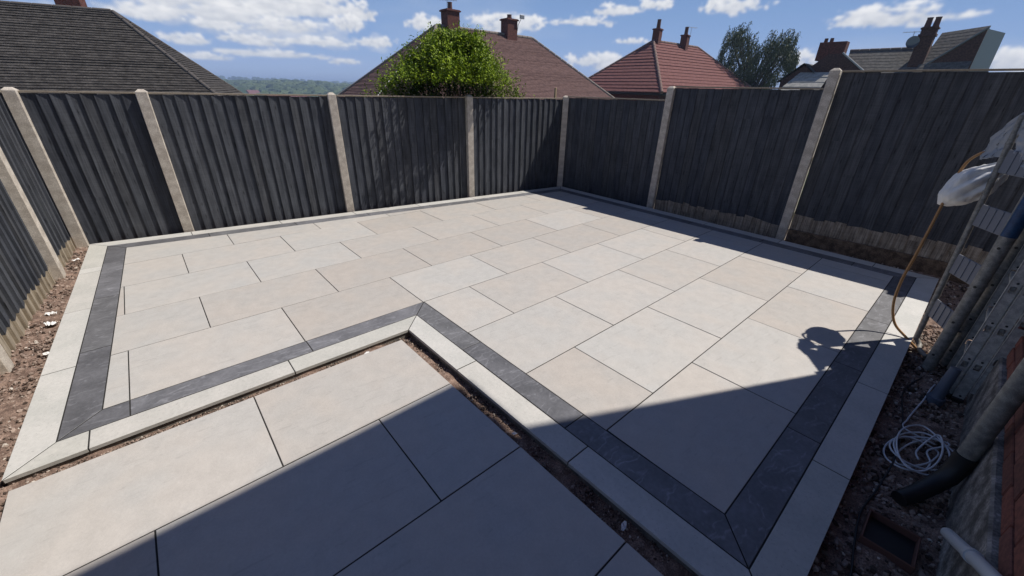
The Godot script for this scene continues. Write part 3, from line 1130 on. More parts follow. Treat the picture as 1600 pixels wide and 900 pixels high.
func hip_house(called: String, label: String, ra: Vector3, rb: Vector3, w: float, tan_: float, gauge: float, step: float, roofmat: Material, wallmat: Material, ground_y: float, cap: float, capmat: Material) -> Node3D:
	var mid := (ra + rb) * 0.5
	var h := thing(called, label, "house", Vector3(mid.x, ground_y, mid.z), "houses beyond the fence")
	var o := -h.position
	var u := (rb - ra).normalized()
	var p := Vector3(-u.z, 0, u.x)
	var drop := Vector3.UP * (w * tan_)
	var c := [ra - u * w + p * w - drop, rb + u * w + p * w - drop, rb + u * w - p * w - drop, ra - u * w - p * w - drop]
	var inside := mid - drop
	var A := ra + o
	var B := rb + o
	for i in 4:
		c[i] += o
	inside += o
	var faces_ := [[c[0], c[1], A, B], [c[1], c[2], B, B], [c[2], c[3], B, A], [c[3], c[0], A, A]]
	for f in faces_:
		var mb := MB.new()
		courses(mb, f[0], f[1], f[2], f[3], gauge, step, inside)
		var r := part(h, "roof_slope", mb, roofmat)
		r.set_meta("kind", "stuff")
	var rd := MB.new()
	capline(rd, A, B, cap)
	part(h, "ridge_tiles", rd, capmat)
	for i in 4:
		var hp := MB.new()
		capline(hp, c[i], A if i == 0 or i == 3 else B, cap)
		part(h, "hip_tiles", hp, capmat)
	# fascia, soffit and walls
	var ey: float = (c[0] as Vector3).y
	var wl := (ra.distance_to(rb)) + 2.0 * w
	var bas := Basis(u, Vector3.UP, p * -1.0) if u.cross(Vector3.UP).dot(p * -1.0) > 0.0 else Basis(u, Vector3.UP, p)
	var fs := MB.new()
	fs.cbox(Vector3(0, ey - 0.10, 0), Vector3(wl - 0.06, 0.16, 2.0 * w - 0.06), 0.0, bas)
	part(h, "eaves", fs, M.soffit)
	var wb := MB.new()
	wb.cbox(Vector3(0, (ey - 0.19) * 0.5, 0), Vector3(wl - 0.8, ey - 0.19, 2.0 * w - 0.8), 0.0, bas)
	part(h, "wall", wb, wallmat)
	return h

const EYE := Vector3(-1.33, 1.567, 2.617)

func farther(p: Vector3, k: float) -> Vector3:
	return EYE + (p - EYE) * k

func neighbours() -> void:
	# A: dark tiled roof on the left
	var ua := Vector3(cos(deg_to_rad(16.7)), 0, sin(deg_to_rad(16.7)))
	var rb := Vector3(-3.10, 3.53, -17.38) + Vector3(2.2, 0, 0)
	rb = farther(Vector3(-1.07, 2.745, -9.38), 1.667)
	var a := hip_house("dark_roofed_house", "house with long dark brown hipped roof behind the left fence", rb - ua * 12.0, rb, 5.2, 0.885, 0.105, 0.028, M.roof_a, M.far_brick, -4.6, 0.06, M.ridge_dark)
	var oa := -a.position
	var ca := farther(Vector3(-1.62, 2.7, -9.95), 1.667)
	chimney(a, Vector3(ca.x, 0, ca.z) + Vector3(oa.x, 0, oa.z), 3.0 + oa.y, 4.4 + oa.y, 0.62, [[0.0, 0.4, 0.14]], -0.29, M.far_brick)
	# B: purple-brown roof behind the bush
	var k := 1.53
	var b := hip_house("brown_roofed_house", "house with purple brown hipped roof and two chimneys behind the bush", farther(Vector3(7.654, 3.537, -11.817), k), farther(Vector3(12.363, 3.537, -11.871), k), 6.1, 0.84, 0.105, 0.026, M.roof_b, M.far_brick, -4.6, 0.10, M.ridge)
	var ob := -b.position
	for q in [[Vector3(8.24, 4.0, -11.80), 0.34, 0.13], [Vector3(11.05, 4.02, -11.83), 0.22, 0.15]]:
		var c0 := farther(q[0], k)
		chimney(b, Vector3(c0.x, 0, c0.z) + Vector3(ob.x, 0, ob.z), 4.2 + ob.y, c0.y + ob.y, 0.80, [[0.0, q[1], q[2]]], 0.0, M.far_brick)
	aerial(b, farther(Vector3(8.06, 3.98, -11.70), k) + ob, 0.55, 1.0, 0.5)
	var dish := MB.new()
	dish.tube([farther(Vector3(11.33, 3.55, -11.68), k) + ob, farther(Vector3(11.36, 3.9, -11.64), k) + ob, farther(Vector3(11.44, 4.12, -11.55), k) + ob], [0.018, 0.018, 0.018], 5)
	dish.cbox(farther(Vector3(11.46, 4.17, -11.53), k) + ob, Vector3(0.34, 0.2, 0.08), 0.01)
	part(b, "aerial", dish, M.metal)
	# C: red concrete tiles
	k = 1.41
	var uc := Vector3(cos(deg_to_rad(3.0)), 0, sin(deg_to_rad(3.0)))
	var rc := farther(Vector3(21.517, 4.154, -11.775), k)
	var c := hip_house("red_roofed_house", "house with red tiled hipped roof left of the willow tree", rc, rc + uc * 6.5, 4.43, 0.81, 0.34, 0.045, M.roof_c, M.far_brick, -4.6, 0.11, M.ridge_red)
	var oc := -c.position
	for q in [[Vector3(21.78, 4.68, -11.76), 0.6], [Vector3(24.3, 4.58, -11.45), 0.55]]:
		var c0 := farther(q[0], k)
		chimney(c, Vector3(c0.x, 0, c0.z) + Vector3(oc.x, 0, oc.z), 4.8 + oc.y, c0.y + oc.y, 0.66, [[0.0, q[1], 0.15]], 0.2, M.far_brick)
	aerial(c, farther(Vector3(24.55, 4.1, -11.3), k) + oc, 1.35, 1.1, 0.3)
	house_d()
	far_houses()

func wall_poly(parent: Node3D, called: String, zy: Array, x0: float, x1: float, mat: Material, o: Vector3) -> MeshInstance3D:
	var mb := MB.new()
	var ins := Vector3.ZERO
	for q in zy:
		ins += Vector3((x0 + x1) * 0.5, q[1], q[0])
	ins = ins / float(zy.size()) + o
	for xx in [x0, x1]:
		var p := []
		var uv := []
		for q in zy:
			p.append(Vector3(xx, q[1], q[0]) + o)
			uv.append(Vector2(q[0], q[1]))
		mb.face(p, uv, ins)
	for i in zy.size():
		var a: Array = zy[i]
		var b: Array = zy[(i + 1) % zy.size()]
		mb.face([Vector3(x0, a[1], a[0]) + o, Vector3(x1, a[1], a[0]) + o, Vector3(x1, b[1], b[0]) + o, Vector3(x0, b[1], b[0]) + o], [Vector2(0, 0), Vector2(x1 - x0, 0), Vector2(x1 - x0, 1), Vector2(0, 1)], ins)
	return part(parent, called, mb, mat)

func house_d() -> void:
	var h := thing("slate_roofed_house", "old brick house with grey slate roofs and tall chimney stacks, far right", "house", Vector3(31.0, -2.6, -3.0), "houses beyond the fence")
	var o := -h.position
	# small gabled wing and pale lean-to on the left
	wall_poly(h, "wing_wall", [[-7.40, -2.6], [-7.40, 2.42], [-6.35, 3.25], [-5.30, 2.42], [-5.30, -2.6]], 29.3, 33.0, M.far_brick_dark, o)
	for s in [-1.0, 1.0]:
		var mb := MB.new()
		var e := Vector3(29.1, 2.36, -6.35 + s * 1.18) + o
		courses(mb, e, e + Vector3(4.0, 0, 0), Vector3(29.1, 3.34, -6.35) + o, Vector3(33.1, 3.34, -6.35) + o, 0.25, 0.03, Vector3(31, 1.0, -6.35) + o)
		part(h, "wing_roof", mb, M.roof_d)
	var lt := MB.new()
	courses(lt, Vector3(27.9, 1.80, -7.0) + o, Vector3(27.9, 1.80, -4.9) + o, Vector3(29.25, 2.86, -6.45) + o, Vector3(29.25, 2.86, -4.9) + o, 0.4, 0.03, Vector3(30, 0, -6) + o)
	part(h, "lean_to_roof", lt, M.lean_to)
	wall_poly(h, "lean_to_wall", [[-6.9, -2.6], [-6.9, 1.7], [-5.0, 1.7], [-5.0, -2.6]], 28.0, 29.28, M.far_brick_dark, o)
	# main range: gable with the wide stack, slate slope, tall chimney
	wall_poly(h, "gable_wall", [[-6.30, -2.6], [-6.30, 3.05], [-5.45, 3.80], [-4.75, 3.80], [-3.60, 2.95], [-3.60, -2.6]], 29.75, 30.1, M.far_brick_dark, o)
	var verge := MB.new()
	verge.tube([Vector3(29.72, 3.84, -4.78) + o, Vector3(29.72, 2.80, -3.38) + o], [0.05, 0.05], 6)
	part(h, "verge", verge, M.white_render)
	var st := MB.new()
	st.cbox(Vector3(30.1, 3.95, -5.42) + o, Vector3(0.6, 0.92, 1.30), 0.01)
	var stack := part(h, "chimney", st, M.far_brick)
	for z in [-5.88, -5.60]:
		var pm := MB.new()
		pm.tube([Vector3(30.1, 4.40, z) + o, Vector3(30.1, 4.62, z) + o], [0.10, 0.09], 10)
		part(stack, "chimney_pot", pm, M.pot)
	var mr := MB.new()
	courses(mr, Vector3(29.3, 2.05, -4.4) + o, Vector3(29.3, 2.05, -1.2) + o, Vector3(31.6, 4.05, -4.9) + o, Vector3(31.6, 4.05, -1.2) + o, 0.22, 0.010, Vector3(32, 0, -3) + o)
	part(h, "main_roof", mr, M.roof_d)
	var rt := MB.new()
	capline(rt, Vector3(31.6, 4.07, -4.9) + o, Vector3(31.6, 4.07, -1.2) + o, 0.07)
	part(h, "ridge_tiles", rt, M.ridge)
	wall_poly(h, "main_wall", [[-4.4, -2.6], [-4.4, 1.95], [0.4, 1.95], [0.4, -2.6]], 29.5, 33.5, M.far_brick_dark, o)
	var cs := chimney(h, Vector3(30.75, 0, -1.62) + Vector3(o.x, 0, o.z), 2.9 + o.y, 4.82 + o.y, 0.60, [[-0.16, 0.42, 0.13], [0.16, 0.42, 0.13]], PI * 0.5, M.far_brick_dark)
	var cb := MB.new()
	cb.cbox(Vector3(30.75, 4.55, -1.62) + o, Vector3(0.56, 0.12, 0.70), 0.01)
	part(cs, "string_course", cb, M.far_brick_dark)
	aerial(h, Vector3(30.5, 4.0, -2.15) + o, 0.75, 0.9, 1.3)
	var dm := MB.new()
	var dc := Vector3(30.25, 4.22, -2.05) + o
	dm.tube([dc, dc + Vector3(-0.05, 0.02, 0.02), dc + Vector3(-0.06, 0.02, 0.025)], [0.05, 0.27, 0.28], 16)
	part(h, "satellite_dish", dm, M.lead)
	# higher range and outrigger on the right
	var hr := MB.new()
	courses(hr, Vector3(29.9, 2.6, -1.55) + o, Vector3(29.9, 2.6, 0.45) + o, Vector3(32.0, 4.75, -1.25) + o, Vector3(32.0, 4.95, 0.45) + o, 0.22, 0.010, Vector3(33, 0, 0) + o)
	part(h, "upper_roof", hr, M.roof_d)
	wall_poly(h, "outrigger_wall", [[-1.42, -2.6], [-1.42, 2.95], [0.485, 4.68], [0.485, -2.6]], 30.55, 30.85, M.far_brick_dark, o)
	var vg := MB.new()
	vg.tube([Vector3(30.52, 2.97, -1.47) + o, Vector3(30.52, 4.73, 0.50) + o], [0.045, 0.045], 6)
	part(h, "verge", vg, M.lead)
	var fl := MB.new()
	var fx := 30.6
	fl.face([Vector3(fx, -2.6, 0.49) + o, Vector3(31.2, -2.6, 1.22) + o, Vector3(31.2, 4.52, 1.10) + o, Vector3(fx, 4.68, 0.49) + o], [Vector2.ZERO, Vector2(0.8, 0), Vector2(0.8, 7), Vector2(0, 7)], Vector3(33, 0, 0) + o)
	fl.face([Vector3(31.2, -2.6, 1.22) + o, Vector3(33.5, -2.6, 0.6) + o, Vector3(33.5, 4.52, 0.5) + o, Vector3(31.2, 4.52, 1.10) + o], [Vector2.ZERO, Vector2(0.8, 0), Vector2(0.8, 7), Vector2(0, 7)], Vector3(33, 0, 0) + o)
	part(h, "rendered_wall", fl, M.white_render)
	var bk := MB.new()
	bk.cbox(Vector3(32.6, 0.9, -0.1) + o, Vector3(2.0, 7.0, 1.1))
	part(h, "rear_wall", bk, M.far_brick_dark)

func far_houses() -> void:
	var r := RandomNumberGenerator.new()
	r.seed = 12
	var base: Node3D = null
	var spots := [[10.6, 400.0, "tiny pale distant house on the hillside, nearest the dark hipped roof"], [12.6, 200.0, "tiny pale distant house in the trees, middle one of three"], [14.6, 200.0, "tiny pale distant house in the trees, nearest the rear fence post"]]
	for s in spots:
		var az := deg_to_rad(s[0])
		var p := Vector3(1.0 + s[1] * sin(az), land_height(s[1], az) - 0.3, -s[1] * cos(az))
		if base == null:
			base = thing("distant_house", s[2], "house", p, "houses on the far hillside")
			var wm := MB.new()
			wm.cbox(Vector3(0, 3.2, 0), Vector3(9, 6.4, 6))
			part(base, "wall", wm, M.cream)
			var rm := MB.new()
			var ins := Vector3(0, 6.5, 0)
			rm.face([Vector3(-4.8, 6.2, 3.4), Vector3(4.8, 6.2, 3.4), Vector3(4.8, 8.8, 0), Vector3(-4.8, 8.8, 0)], [Vector2.ZERO, Vector2.ONE, Vector2.ONE, Vector2.ZERO], ins)
			rm.face([Vector3(-4.8, 6.2, -3.4), Vector3(4.8, 6.2, -3.4), Vector3(4.8, 8.8, 0), Vector3(-4.8, 8.8, 0)], [Vector2.ZERO, Vector2.ONE, Vector2.ONE, Vector2.ZERO], ins)
			for sx in [-4.7, 4.7]:
				rm.face([Vector3(sx, 6.2, 3.3), Vector3(sx, 6.2, -3.3), Vector3(sx, 8.75, 0)], [Vector2.ZERO, Vector2.ONE, Vector2.ONE], ins)
			part(base, "roof", rm, M.roof_c)
			base.rotation.y = 0.4
		else:
			var d := base.duplicate() as Node3D
			d.name = numbered("distant_house")
			add_child(d)
			d.position = p
			d.set_meta("label", s[2])
			d.rotation.y = r.randf_range(-0.8, 0.8)
			d.scale = Vector3.ONE * 1.15

# ------------------------------------------------------------------ plants
func leaf(mb: MB, at: Vector3, dir: Vector3, nrm: Vector3, l: float, w: float, col: Color) -> void:
	var d := dir.normalized()
	var s := d.cross(nrm).normalized()
	var n := s.cross(d).normalized()
	var mid := at + d * l * 0.45 + n * l * 0.03
	var tip := at + d * l - n * l * 0.10
	var a := mid + s * w * 0.5 + n * w * 0.18
	var b := mid - s * w * 0.5 + n * w * 0.18
	var na := (n - s * 0.35).normalized()
	var nb := (n + s * 0.35).normalized()
	var z := Vector2.ZERO
	mb.tri(at, mid, a, na, na, na, z, z, z, col)
	mb.tri(a, mid, tip, na, na, na, z, z, z, col)
	mb.tri(at, b, mid, nb, nb, nb, z, z, z, col)
	mb.tri(b, tip, mid, nb, nb, nb, z, z, z, col)

func plants() -> void:
	bush()
	willow()
	woods()

func bush() -> void:
	var r := RandomNumberGenerator.new()
	r.seed = 19
	var at := Vector3(2.40, -0.45, -3.05)
	var t := thing("evergreen_bush", "bright green leafy bush rising above the rear fence", "bush", at)
	# stems from the ground up
	var stems := MB.new()
	for k in 9:
		var a := TAU * k / 9.0
		var tip := Vector3(cos(a) * r.randf_range(0.2, 0.75), r.randf_range(1.9, 2.6), sin(a) * r.randf_range(0.1, 0.3))
		stems.tube([Vector3(cos(a) * 0.06, 0, sin(a) * 0.06), Vector3(cos(a) * 0.12, 0.9, sin(a) * 0.07 - 0.02), tip], [0.028, 0.02, 0.007], 6)
	part(t, "stems", stems, M.bark)
	var lump := FastNoiseLite.new()
	lump.seed = 2
	lump.frequency = 2.3
	var mb := MB.new()
	var made := 0
	while made < 7200:
		# a sprig: where the crown's surface or its inside lies, then some leaves along it
		var y := 1.62 + 1.02 * pow(r.randf(), 1.15)
		var yy := y - 0.45
		var k := clampf((2.27 - yy) / 0.82, 0.0, 1.25)
		var rx := 1.10 * pow(k, 0.84) + 0.06
		var rz := 0.62 * pow(minf(k, 1.0), 0.55) + 0.06
		var a := r.randf() * TAU
		var q := sqrt(r.randf_range(0.05, 1.0))
		var p := Vector3(cos(a) * rx * q, y, sin(a) * rz * q)
		var lm := lump.get_noise_3dv(p + Vector3(7, 3, 1))
		p.x *= 1.0 + lm * 0.28
		p.z *= 1.0 + lm * 0.28
		p.x += 0.10 * (1.0 - k)
		if lm < -0.26 and q > 0.7:
			continue
		var wz := at.z + p.z
		var fence := rear_line(at.x + p.x).z
		if at.y + p.y < 1.60 and wz > fence - 0.22:
			continue
		if r.randf() < 0.25 and p.z > 0.3 and p.x > 0.35:
			continue
		made += 1
		var out := Vector3(p.x / rx, 0.75 + r.randf() * 0.9, p.z / rz + 0.1).normalized()
		out = (out + Vector3(r.randf() - 0.5, r.randf() - 0.5, r.randf() - 0.5) * 0.7).normalized()
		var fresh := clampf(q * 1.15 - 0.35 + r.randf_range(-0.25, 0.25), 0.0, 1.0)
		for j in (11 if q > 0.86 and r.randf() < 0.22 else 6):
			var base := p + out * (j * 0.024)
			if at.y + base.y < 1.53 and at.z + base.z > fence - 0.15:
				continue
			var side := out.cross(Vector3(r.randf() - 0.5, r.randf() - 0.5, r.randf() - 0.5)).normalized()
			var dir := (out * r.randf_range(0.3, 0.9) + side).normalized()
			var nn := (Vector3.UP * 0.8 + out * 0.6 + Vector3(r.randf() - 0.5, r.randf() - 0.5, r.randf() - 0.5) * 0.9).normalized()
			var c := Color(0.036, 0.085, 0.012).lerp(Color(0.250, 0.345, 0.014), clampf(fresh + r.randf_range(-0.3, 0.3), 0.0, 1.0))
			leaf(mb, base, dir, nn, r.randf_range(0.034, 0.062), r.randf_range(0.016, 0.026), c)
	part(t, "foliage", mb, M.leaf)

func willow_top(s: float) -> float:
	var t := maxf(12.0 - 0.34 * pow(absf(s + 2.1), 2.0), 11.5 - 0.27 * pow(absf(s - 1.65), 2.0))
	t -= 5.0 * pow(maxf(0.0, -2.55 - s), 2.0) + 3.6 * pow(maxf(0.0, s - 2.35), 2.0)
	return t

func willow() -> void:
	var r := RandomNumberGenerator.new()
	r.seed = 23
	var at := Vector3(41.7, -4.6, -13.8)
	var t := thing("willow_tree", "grey green drooping tree between the red roof and the slate roofed house", "tree", at)
	var side := Vector3(0.376, 0, 0.927)          # across the view, towards the right of the picture
	var deep := Vector3(0.927, 0, -0.376)
	var trunk := MB.new()
	trunk.tube([Vector3.ZERO, Vector3(0.05, 2.4, 0.05), Vector3(0.0, 5.0, 0.0)], [0.42, 0.33, 0.26], 10)
	for k in 18:
		var s := -2.6 + 5.2 * k / 17.0 + r.randf_range(-0.2, 0.2)
		var e := side * s + deep * r.randf_range(-1.5, 1.5) + Vector3.UP * (willow_top(s) - r.randf_range(0.3, 1.6))
		var m := Vector3(0, 5.0, 0).lerp(e, 0.5) + Vector3.UP * 0.5
		trunk.tube([Vector3(0, 4.6, 0), m, e], [0.13, 0.07, 0.02], 6)
	part(t, "trunk", trunk, M.bark)
	var mb := MB.new()
	var lump := FastNoiseLite.new()
	lump.seed = 31
	lump.frequency = 0.55
	var made := 0
	while made < 2300:
		var s := r.randf_range(-3.0, 3.05)
		var d := r.randf_range(-1.9, 1.9)
		var top := willow_top(s) - absf(d) * 0.5 + lump.get_noise_2d(s * 3.0, d * 3.0) * 0.7
		var bot := 6.4 + maxf(0.0, s - 1.2) * 1.25
		if top < bot + 0.2:
			continue
		var y := r.randf_range(bot, top)
		if lump.get_noise_3d(s * 1.5, y * 1.0, d * 1.0) < -0.10 + (0.14 if y < 9.0 else 0.0):
			continue
		made += 1
		var p := side * s + deep * d + Vector3.UP * y
		var lean := side * r.randf_range(-0.45, 0.08) + deep * r.randf_range(-0.2, 0.2)
		var n := 11
		var len_ := r.randf_range(0.45, 1.05)
		var tone := r.randf()
		for j in n:
			var f := j / float(n)
			var w := p + (lean * f + Vector3.DOWN * (f * f * 0.6 + f * 0.4)) * len_
			var dir := (Vector3.DOWN * 0.8 + lean + Vector3(r.randf() - 0.5, r.randf() - 0.5, r.randf() - 0.5) * 1.3).normalized()
			var nn := Vector3(r.randf() - 0.5, r.randf() * 0.9, r.randf() - 0.5).normalized()
			var c := Color(0.035, 0.055, 0.020).lerp(Color(0.105, 0.135, 0.052), clampf(tone * 0.6 + r.randf() * 0.4, 0.0, 1.0))
			leaf(mb, w + Vector3(r.randf() - 0.5, r.randf() - 0.5, r.randf() - 0.5) * 0.12, dir, nn, r.randf_range(0.15, 0.27), r.randf_range(0.045, 0.07), c)
	part(t, "crown", mb, M.willow)

func woods() -> void:
	# far-off woods that read as one mass
	var mb := MB.new()
	var base := SphereMesh.new()
	base.radial_segments = 9
	base.rings = 6
	base.radius = 0.5
	base.height = 1.0
	var ar := base.get_mesh_arrays()
	var vs: PackedVector3Array = ar[Mesh.ARRAY_VERTEX]
	var ix: PackedInt32Array = ar[Mesh.ARRAY_INDEX]
	var ns := FastNoiseLite.new()
	ns.seed = 61
	ns.frequency = 2.4
	for t in range(0, ix.size(), 3):
		var p := []
		for q in 3:
			var w := vs[ix[t + q]]
			p.append(w * (1.0 + ns.get_noise_3dv(w * 2.0) * 0.7))
		mb.face(p, [Vector2.ZERO, Vector2.ZERO, Vector2.ZERO], Vector3.ZERO)
	var mesh := ArrayMesh.new()
	mb.add_to(mesh, M.far_tree)
	var r := RandomNumberGenerator.new()
	r.seed = 64
	var mm := MultiMesh.new()
	mm.transform_format = MultiMesh.TRANSFORM_3D
	mm.use_colors = true
	mm.mesh = mesh
	mm.instance_count = 5200
	for i in 5200:
		var az := deg_to_rad(r.randf_range(-14.0, 40.0))
		var d := 0.0
		var t := r.randf()
		if t < 0.45:
			d = r.randf_range(190.0, 480.0)
		elif t < 0.75:
			d = r.randf_range(480.0, 720.0)
		else:
			d = r.randf_range(1000.0, 1500.0)
		var hidden := (d < 230.0 and (absf(rad_to_deg(az) - 12.6) < 1.5 or absf(rad_to_deg(az) - 14.6) < 1.5)) or (d > 200.0 and d < 430.0 and absf(rad_to_deg(az) - 10.6) < 0.9)
		if hidden:
			az += deg_to_rad(30.0)
		var s := r.randf_range(6.0, 12.0)
		if d > 900.0:
			s *= 0.9
		var p := Vector3(1.0 + d * sin(az), land_height(d, az) + s * 0.3, -d * cos(az))
		mm.set_instance_transform(i, Transform3D(Basis(Vector3.UP, r.randf() * TAU) * Basis.from_scale(Vector3(s * r.randf_range(0.9, 1.5), s, s * r.randf_range(0.9, 1.5))), p))
		mm.set_instance_color(i, Color(0.030, 0.055, 0.022).lerp(Color(0.085, 0.115, 0.040), r.randf()))
	var mi := MultiMeshInstance3D.new()
	mi.multimesh = mm
	mi.name = "distant_wood"
	add_child(mi)
	mi.set_meta("kind", "stuff")
	mi.set_meta("label", "hazy wooded hills in the distance above the rear fence")
	mi.set_meta("category", "wood")

# ------------------------------------------------------------------ things by the house wall
func tools_by_wall() -> void:
	# step ladder: bent tube stiles and ribbed treads, folded and stood upright
	var sl := thing("step_ladder", "tubular grey step ladder with ribbed treads standing by the wall", "ladder", Vector3(2.42, -0.06, 2.78))
	var o := -sl.position
	var f0 := Vector3(2.55, -0.045, 2.735)
	var f1 := Vector3(2.621, 1.50, 2.668)
	var g0 := Vector3(2.335, -0.045, 2.845)
	var g1 := Vector3(2.393, 1.50, 2.833)
	var s1 := MB.new()
	s1.tube([f0 + o + (f1 - f0) * 0.03, f0.lerp(f1, 0.5) + o, f1 + o], [0.0165, 0.0165, 0.0165], 10)
	part(sl, "stile", s1, M.steel)
	var s2 := MB.new()
	s2.tube([g0 + o + (g1 - g0) * 0.03, g1 + o], [0.0165, 0.0165], 10)
	part(sl, "stile", s2, M.steel)
	var bt := MB.new()
	var bp := [f0 + (f1 - f0) * 0.03, f0 + Vector3(0, 0.03, 0.012), f0 + Vector3(-0.012, 0.01, 0.03), f0.lerp(g0, 0.3) + Vector3(0, 0.003, 0), f0.lerp(g0, 0.7) + Vector3(0, 0.003, 0), g0 + (g1 - g0) * 0.03]
	for i in bp.size():
		bp[i] += o
	bt.tube(bp, [0.0163, 0.0163, 0.0163, 0.0163, 0.0163, 0.0163], 10)
	part(sl, "foot_tube", bt, M.steel)
	for k in 4:
		var h := 0.26 + k * 0.328
		var a := f0.lerp(f1, (h + 0.045) / 1.545)
		var b := g0.lerp(g1, (h + 0.045) / 1.545)
		var u := (b - a).normalized()
		var n := u.cross(Vector3.UP).normalized()
		if n.dot(Vector3(0.9, 0, 0.44)) < 0.0:
			n = -n
		var bs := Basis(u, n.cross(u).normalized() if n.cross(u).y > 0.0 else u.cross(n).normalized(), n)
		var w := a.distance_to(b) - 0.034
		var tm := MB.new()
		tm.cbox((a + b) * 0.5 + o, Vector3(w, 0.135, 0.008), 0.002, bs)
		tm.cbox((a + b) * 0.5 + o + n * 0.0795 - Vector3.UP * 0.060, Vector3(w, 0.015, 0.150), 0.003, bs)  # unseen board behind the plate, added to close gaps in the ladder's shadow
		var tp := part(sl, "tread_and_shade_board", tm, M.tread_and_shade_board)
		var rb := MB.new()
		for q in 3:
			rb.cbox((a + b) * 0.5 + o + bs * Vector3((q - 1) * 0.06, 0, 0) - n * 0.0055, Vector3(0.016, 0.125, 0.006), 0.001, bs)
		part(tp, "rib", rb, M.tread_and_shade_board)
	# two props
	prop("steel prop with blue painted upper tube leaning upright by the step ladder", Vector3(2.26, -0.06, 2.845), Vector3(2.28, 1.50, 2.86), 0.033, 0.94)
	prop("plain grey steel prop with pin holes between blue prop and ladder rails", Vector3(2.42, -0.06, 2.915), Vector3(2.43, 1.48, 2.93), 0.028, 9.0)
	ladder()
	# blue-grey plastic pipe socket under the ladder
	var bp2 := thing("plastic_pipe", "blue grey plastic pipe socket at the foot of the ladder", "pipe", Vector3(1.85, -0.075, 2.915))
	var pm := MB.new()
	pm.tube([Vector3(0, 0, 0), Vector3(0, 0.03, 0), Vector3(0.005, 0.032, 0), Vector3(0.012, 0.06, 0.002), Vector3(0.045, 0.24, 0.01)], [0.040, 0.040, 0.037, 0.030, 0.025], 14)
	part(bp2, "socket", pm, M.blue_plastic)
	var rm := MB.new()
	rm.tube([Vector3(0, 0.028, 0), Vector3(0, 0.045, 0)], [0.043, 0.041], 14)
	part(bp2, "collar", rm, M.blue_plastic)
	bag_and_sheet()

func prop(label: String, a: Vector3, b: Vector3, r: float, blue_from: float) -> void:
	var t := thing("steel_prop", label, "prop", a, "props beside the step ladder")
	var e := b - a
	var cut := clampf(blue_from / e.y, 0.0, 1.0)
	var lo := MB.new()
	lo.tube([Vector3(0, 0.0, 0), Vector3(0, 0.012, 0), e * minf(cut, 1.0)], [r, r, r], 14)
	part(t, "tube", lo, M.steel)
	if cut < 1.0:
		var hi := MB.new()
		hi.tube([e * (cut - 0.004), e], [r * 1.06, r * 1.06], 14)
		part(t, "blue_tube", hi, M.blue)
	for k in 5:
		var c := e * (0.075 + k * 0.16)
		var hm := MB.new()
		var d := Vector3(-0.93, 0, -0.36)
		hm.tube([c + d * (r - 0.004), c + d * (r + 0.0008)], [0.008, 0.008], 10)
		part(t, "pin_hole", hm, M.black)

func ladder() -> void:
	var t := thing("extension_ladder", "aluminium extension ladder with slotted rails upright against the brick wall", "ladder", Vector3(2.0, -0.06, 2.97))
	var o := -t.position
	var secs := [[1.985, 2.930, -0.055], [1.965, 2.980, -0.045], [1.935, 3.030, 0.03]]
	for s in secs:
		for side in 2:
			var x: float = s[0] + side * 0.36
			var mb := MB.new()
			var z: float = s[1] + 0.0235
			var y: float = s[2]
			# web with a slot and a hole at every rung, rolled flanges front and back
			while y < 2.35:
				var sl: float = y + 0.205
				mb.cbox(Vector3(x, (y + sl) * 0.5, z) + o, Vector3(0.006, sl - y, 0.047), 0.0)
				for e in [-1.0, 1.0]:
					mb.cbox(Vector3(x, sl + 0.02, z + e * 0.0185) + o, Vector3(0.006, 0.04, 0.010), 0.0)
				y = sl + 0.04
			mb.cbox(Vector3(x + 0.011, (s[2] + y) * 0.5, z - 0.0215) + o, Vector3(0.028, y - s[2], 0.005), 0.0015)
			mb.cbox(Vector3(x + 0.011, (s[2] + y) * 0.5, z + 0.0215) + o, Vector3(0.028, y - s[2], 0.005), 0.0015)
			var rail := part(t, "rail", mb, M.alu)
			for k in 5:
				var hm := MB.new()
				var c := Vector3(x - 0.003, s[2] + 0.02 + k * 0.245, z + 0.004) + o
				hm.tube([c + Vector3(0.002, 0, 0), c + Vector3(-0.0012, 0, 0)], [0.006, 0.006], 10)
				part(rail, "rivet", hm, M.black)
		var yy: float = s[2] + 0.225
		while yy < 2.3:
			var rg := MB.new()
			rg.cbox(Vector3(s[0] + 0.19, yy, s[1] + 0.0235) + o, Vector3(0.345, 0.028, 0.024), 0.005)
			part(t, "rung", rg, M.alu)
			yy += 0.245
	for x in [1.965, 1.945]:
		var fm := MB.new()
		fm.cbox(Vector3(x + 0.03, -0.056, 2.955 if x > 1.95 else 3.005) + o, Vector3(0.06, 0.03, 0.052), 0.004)
		part(t, "rubber_foot", fm, M.black)

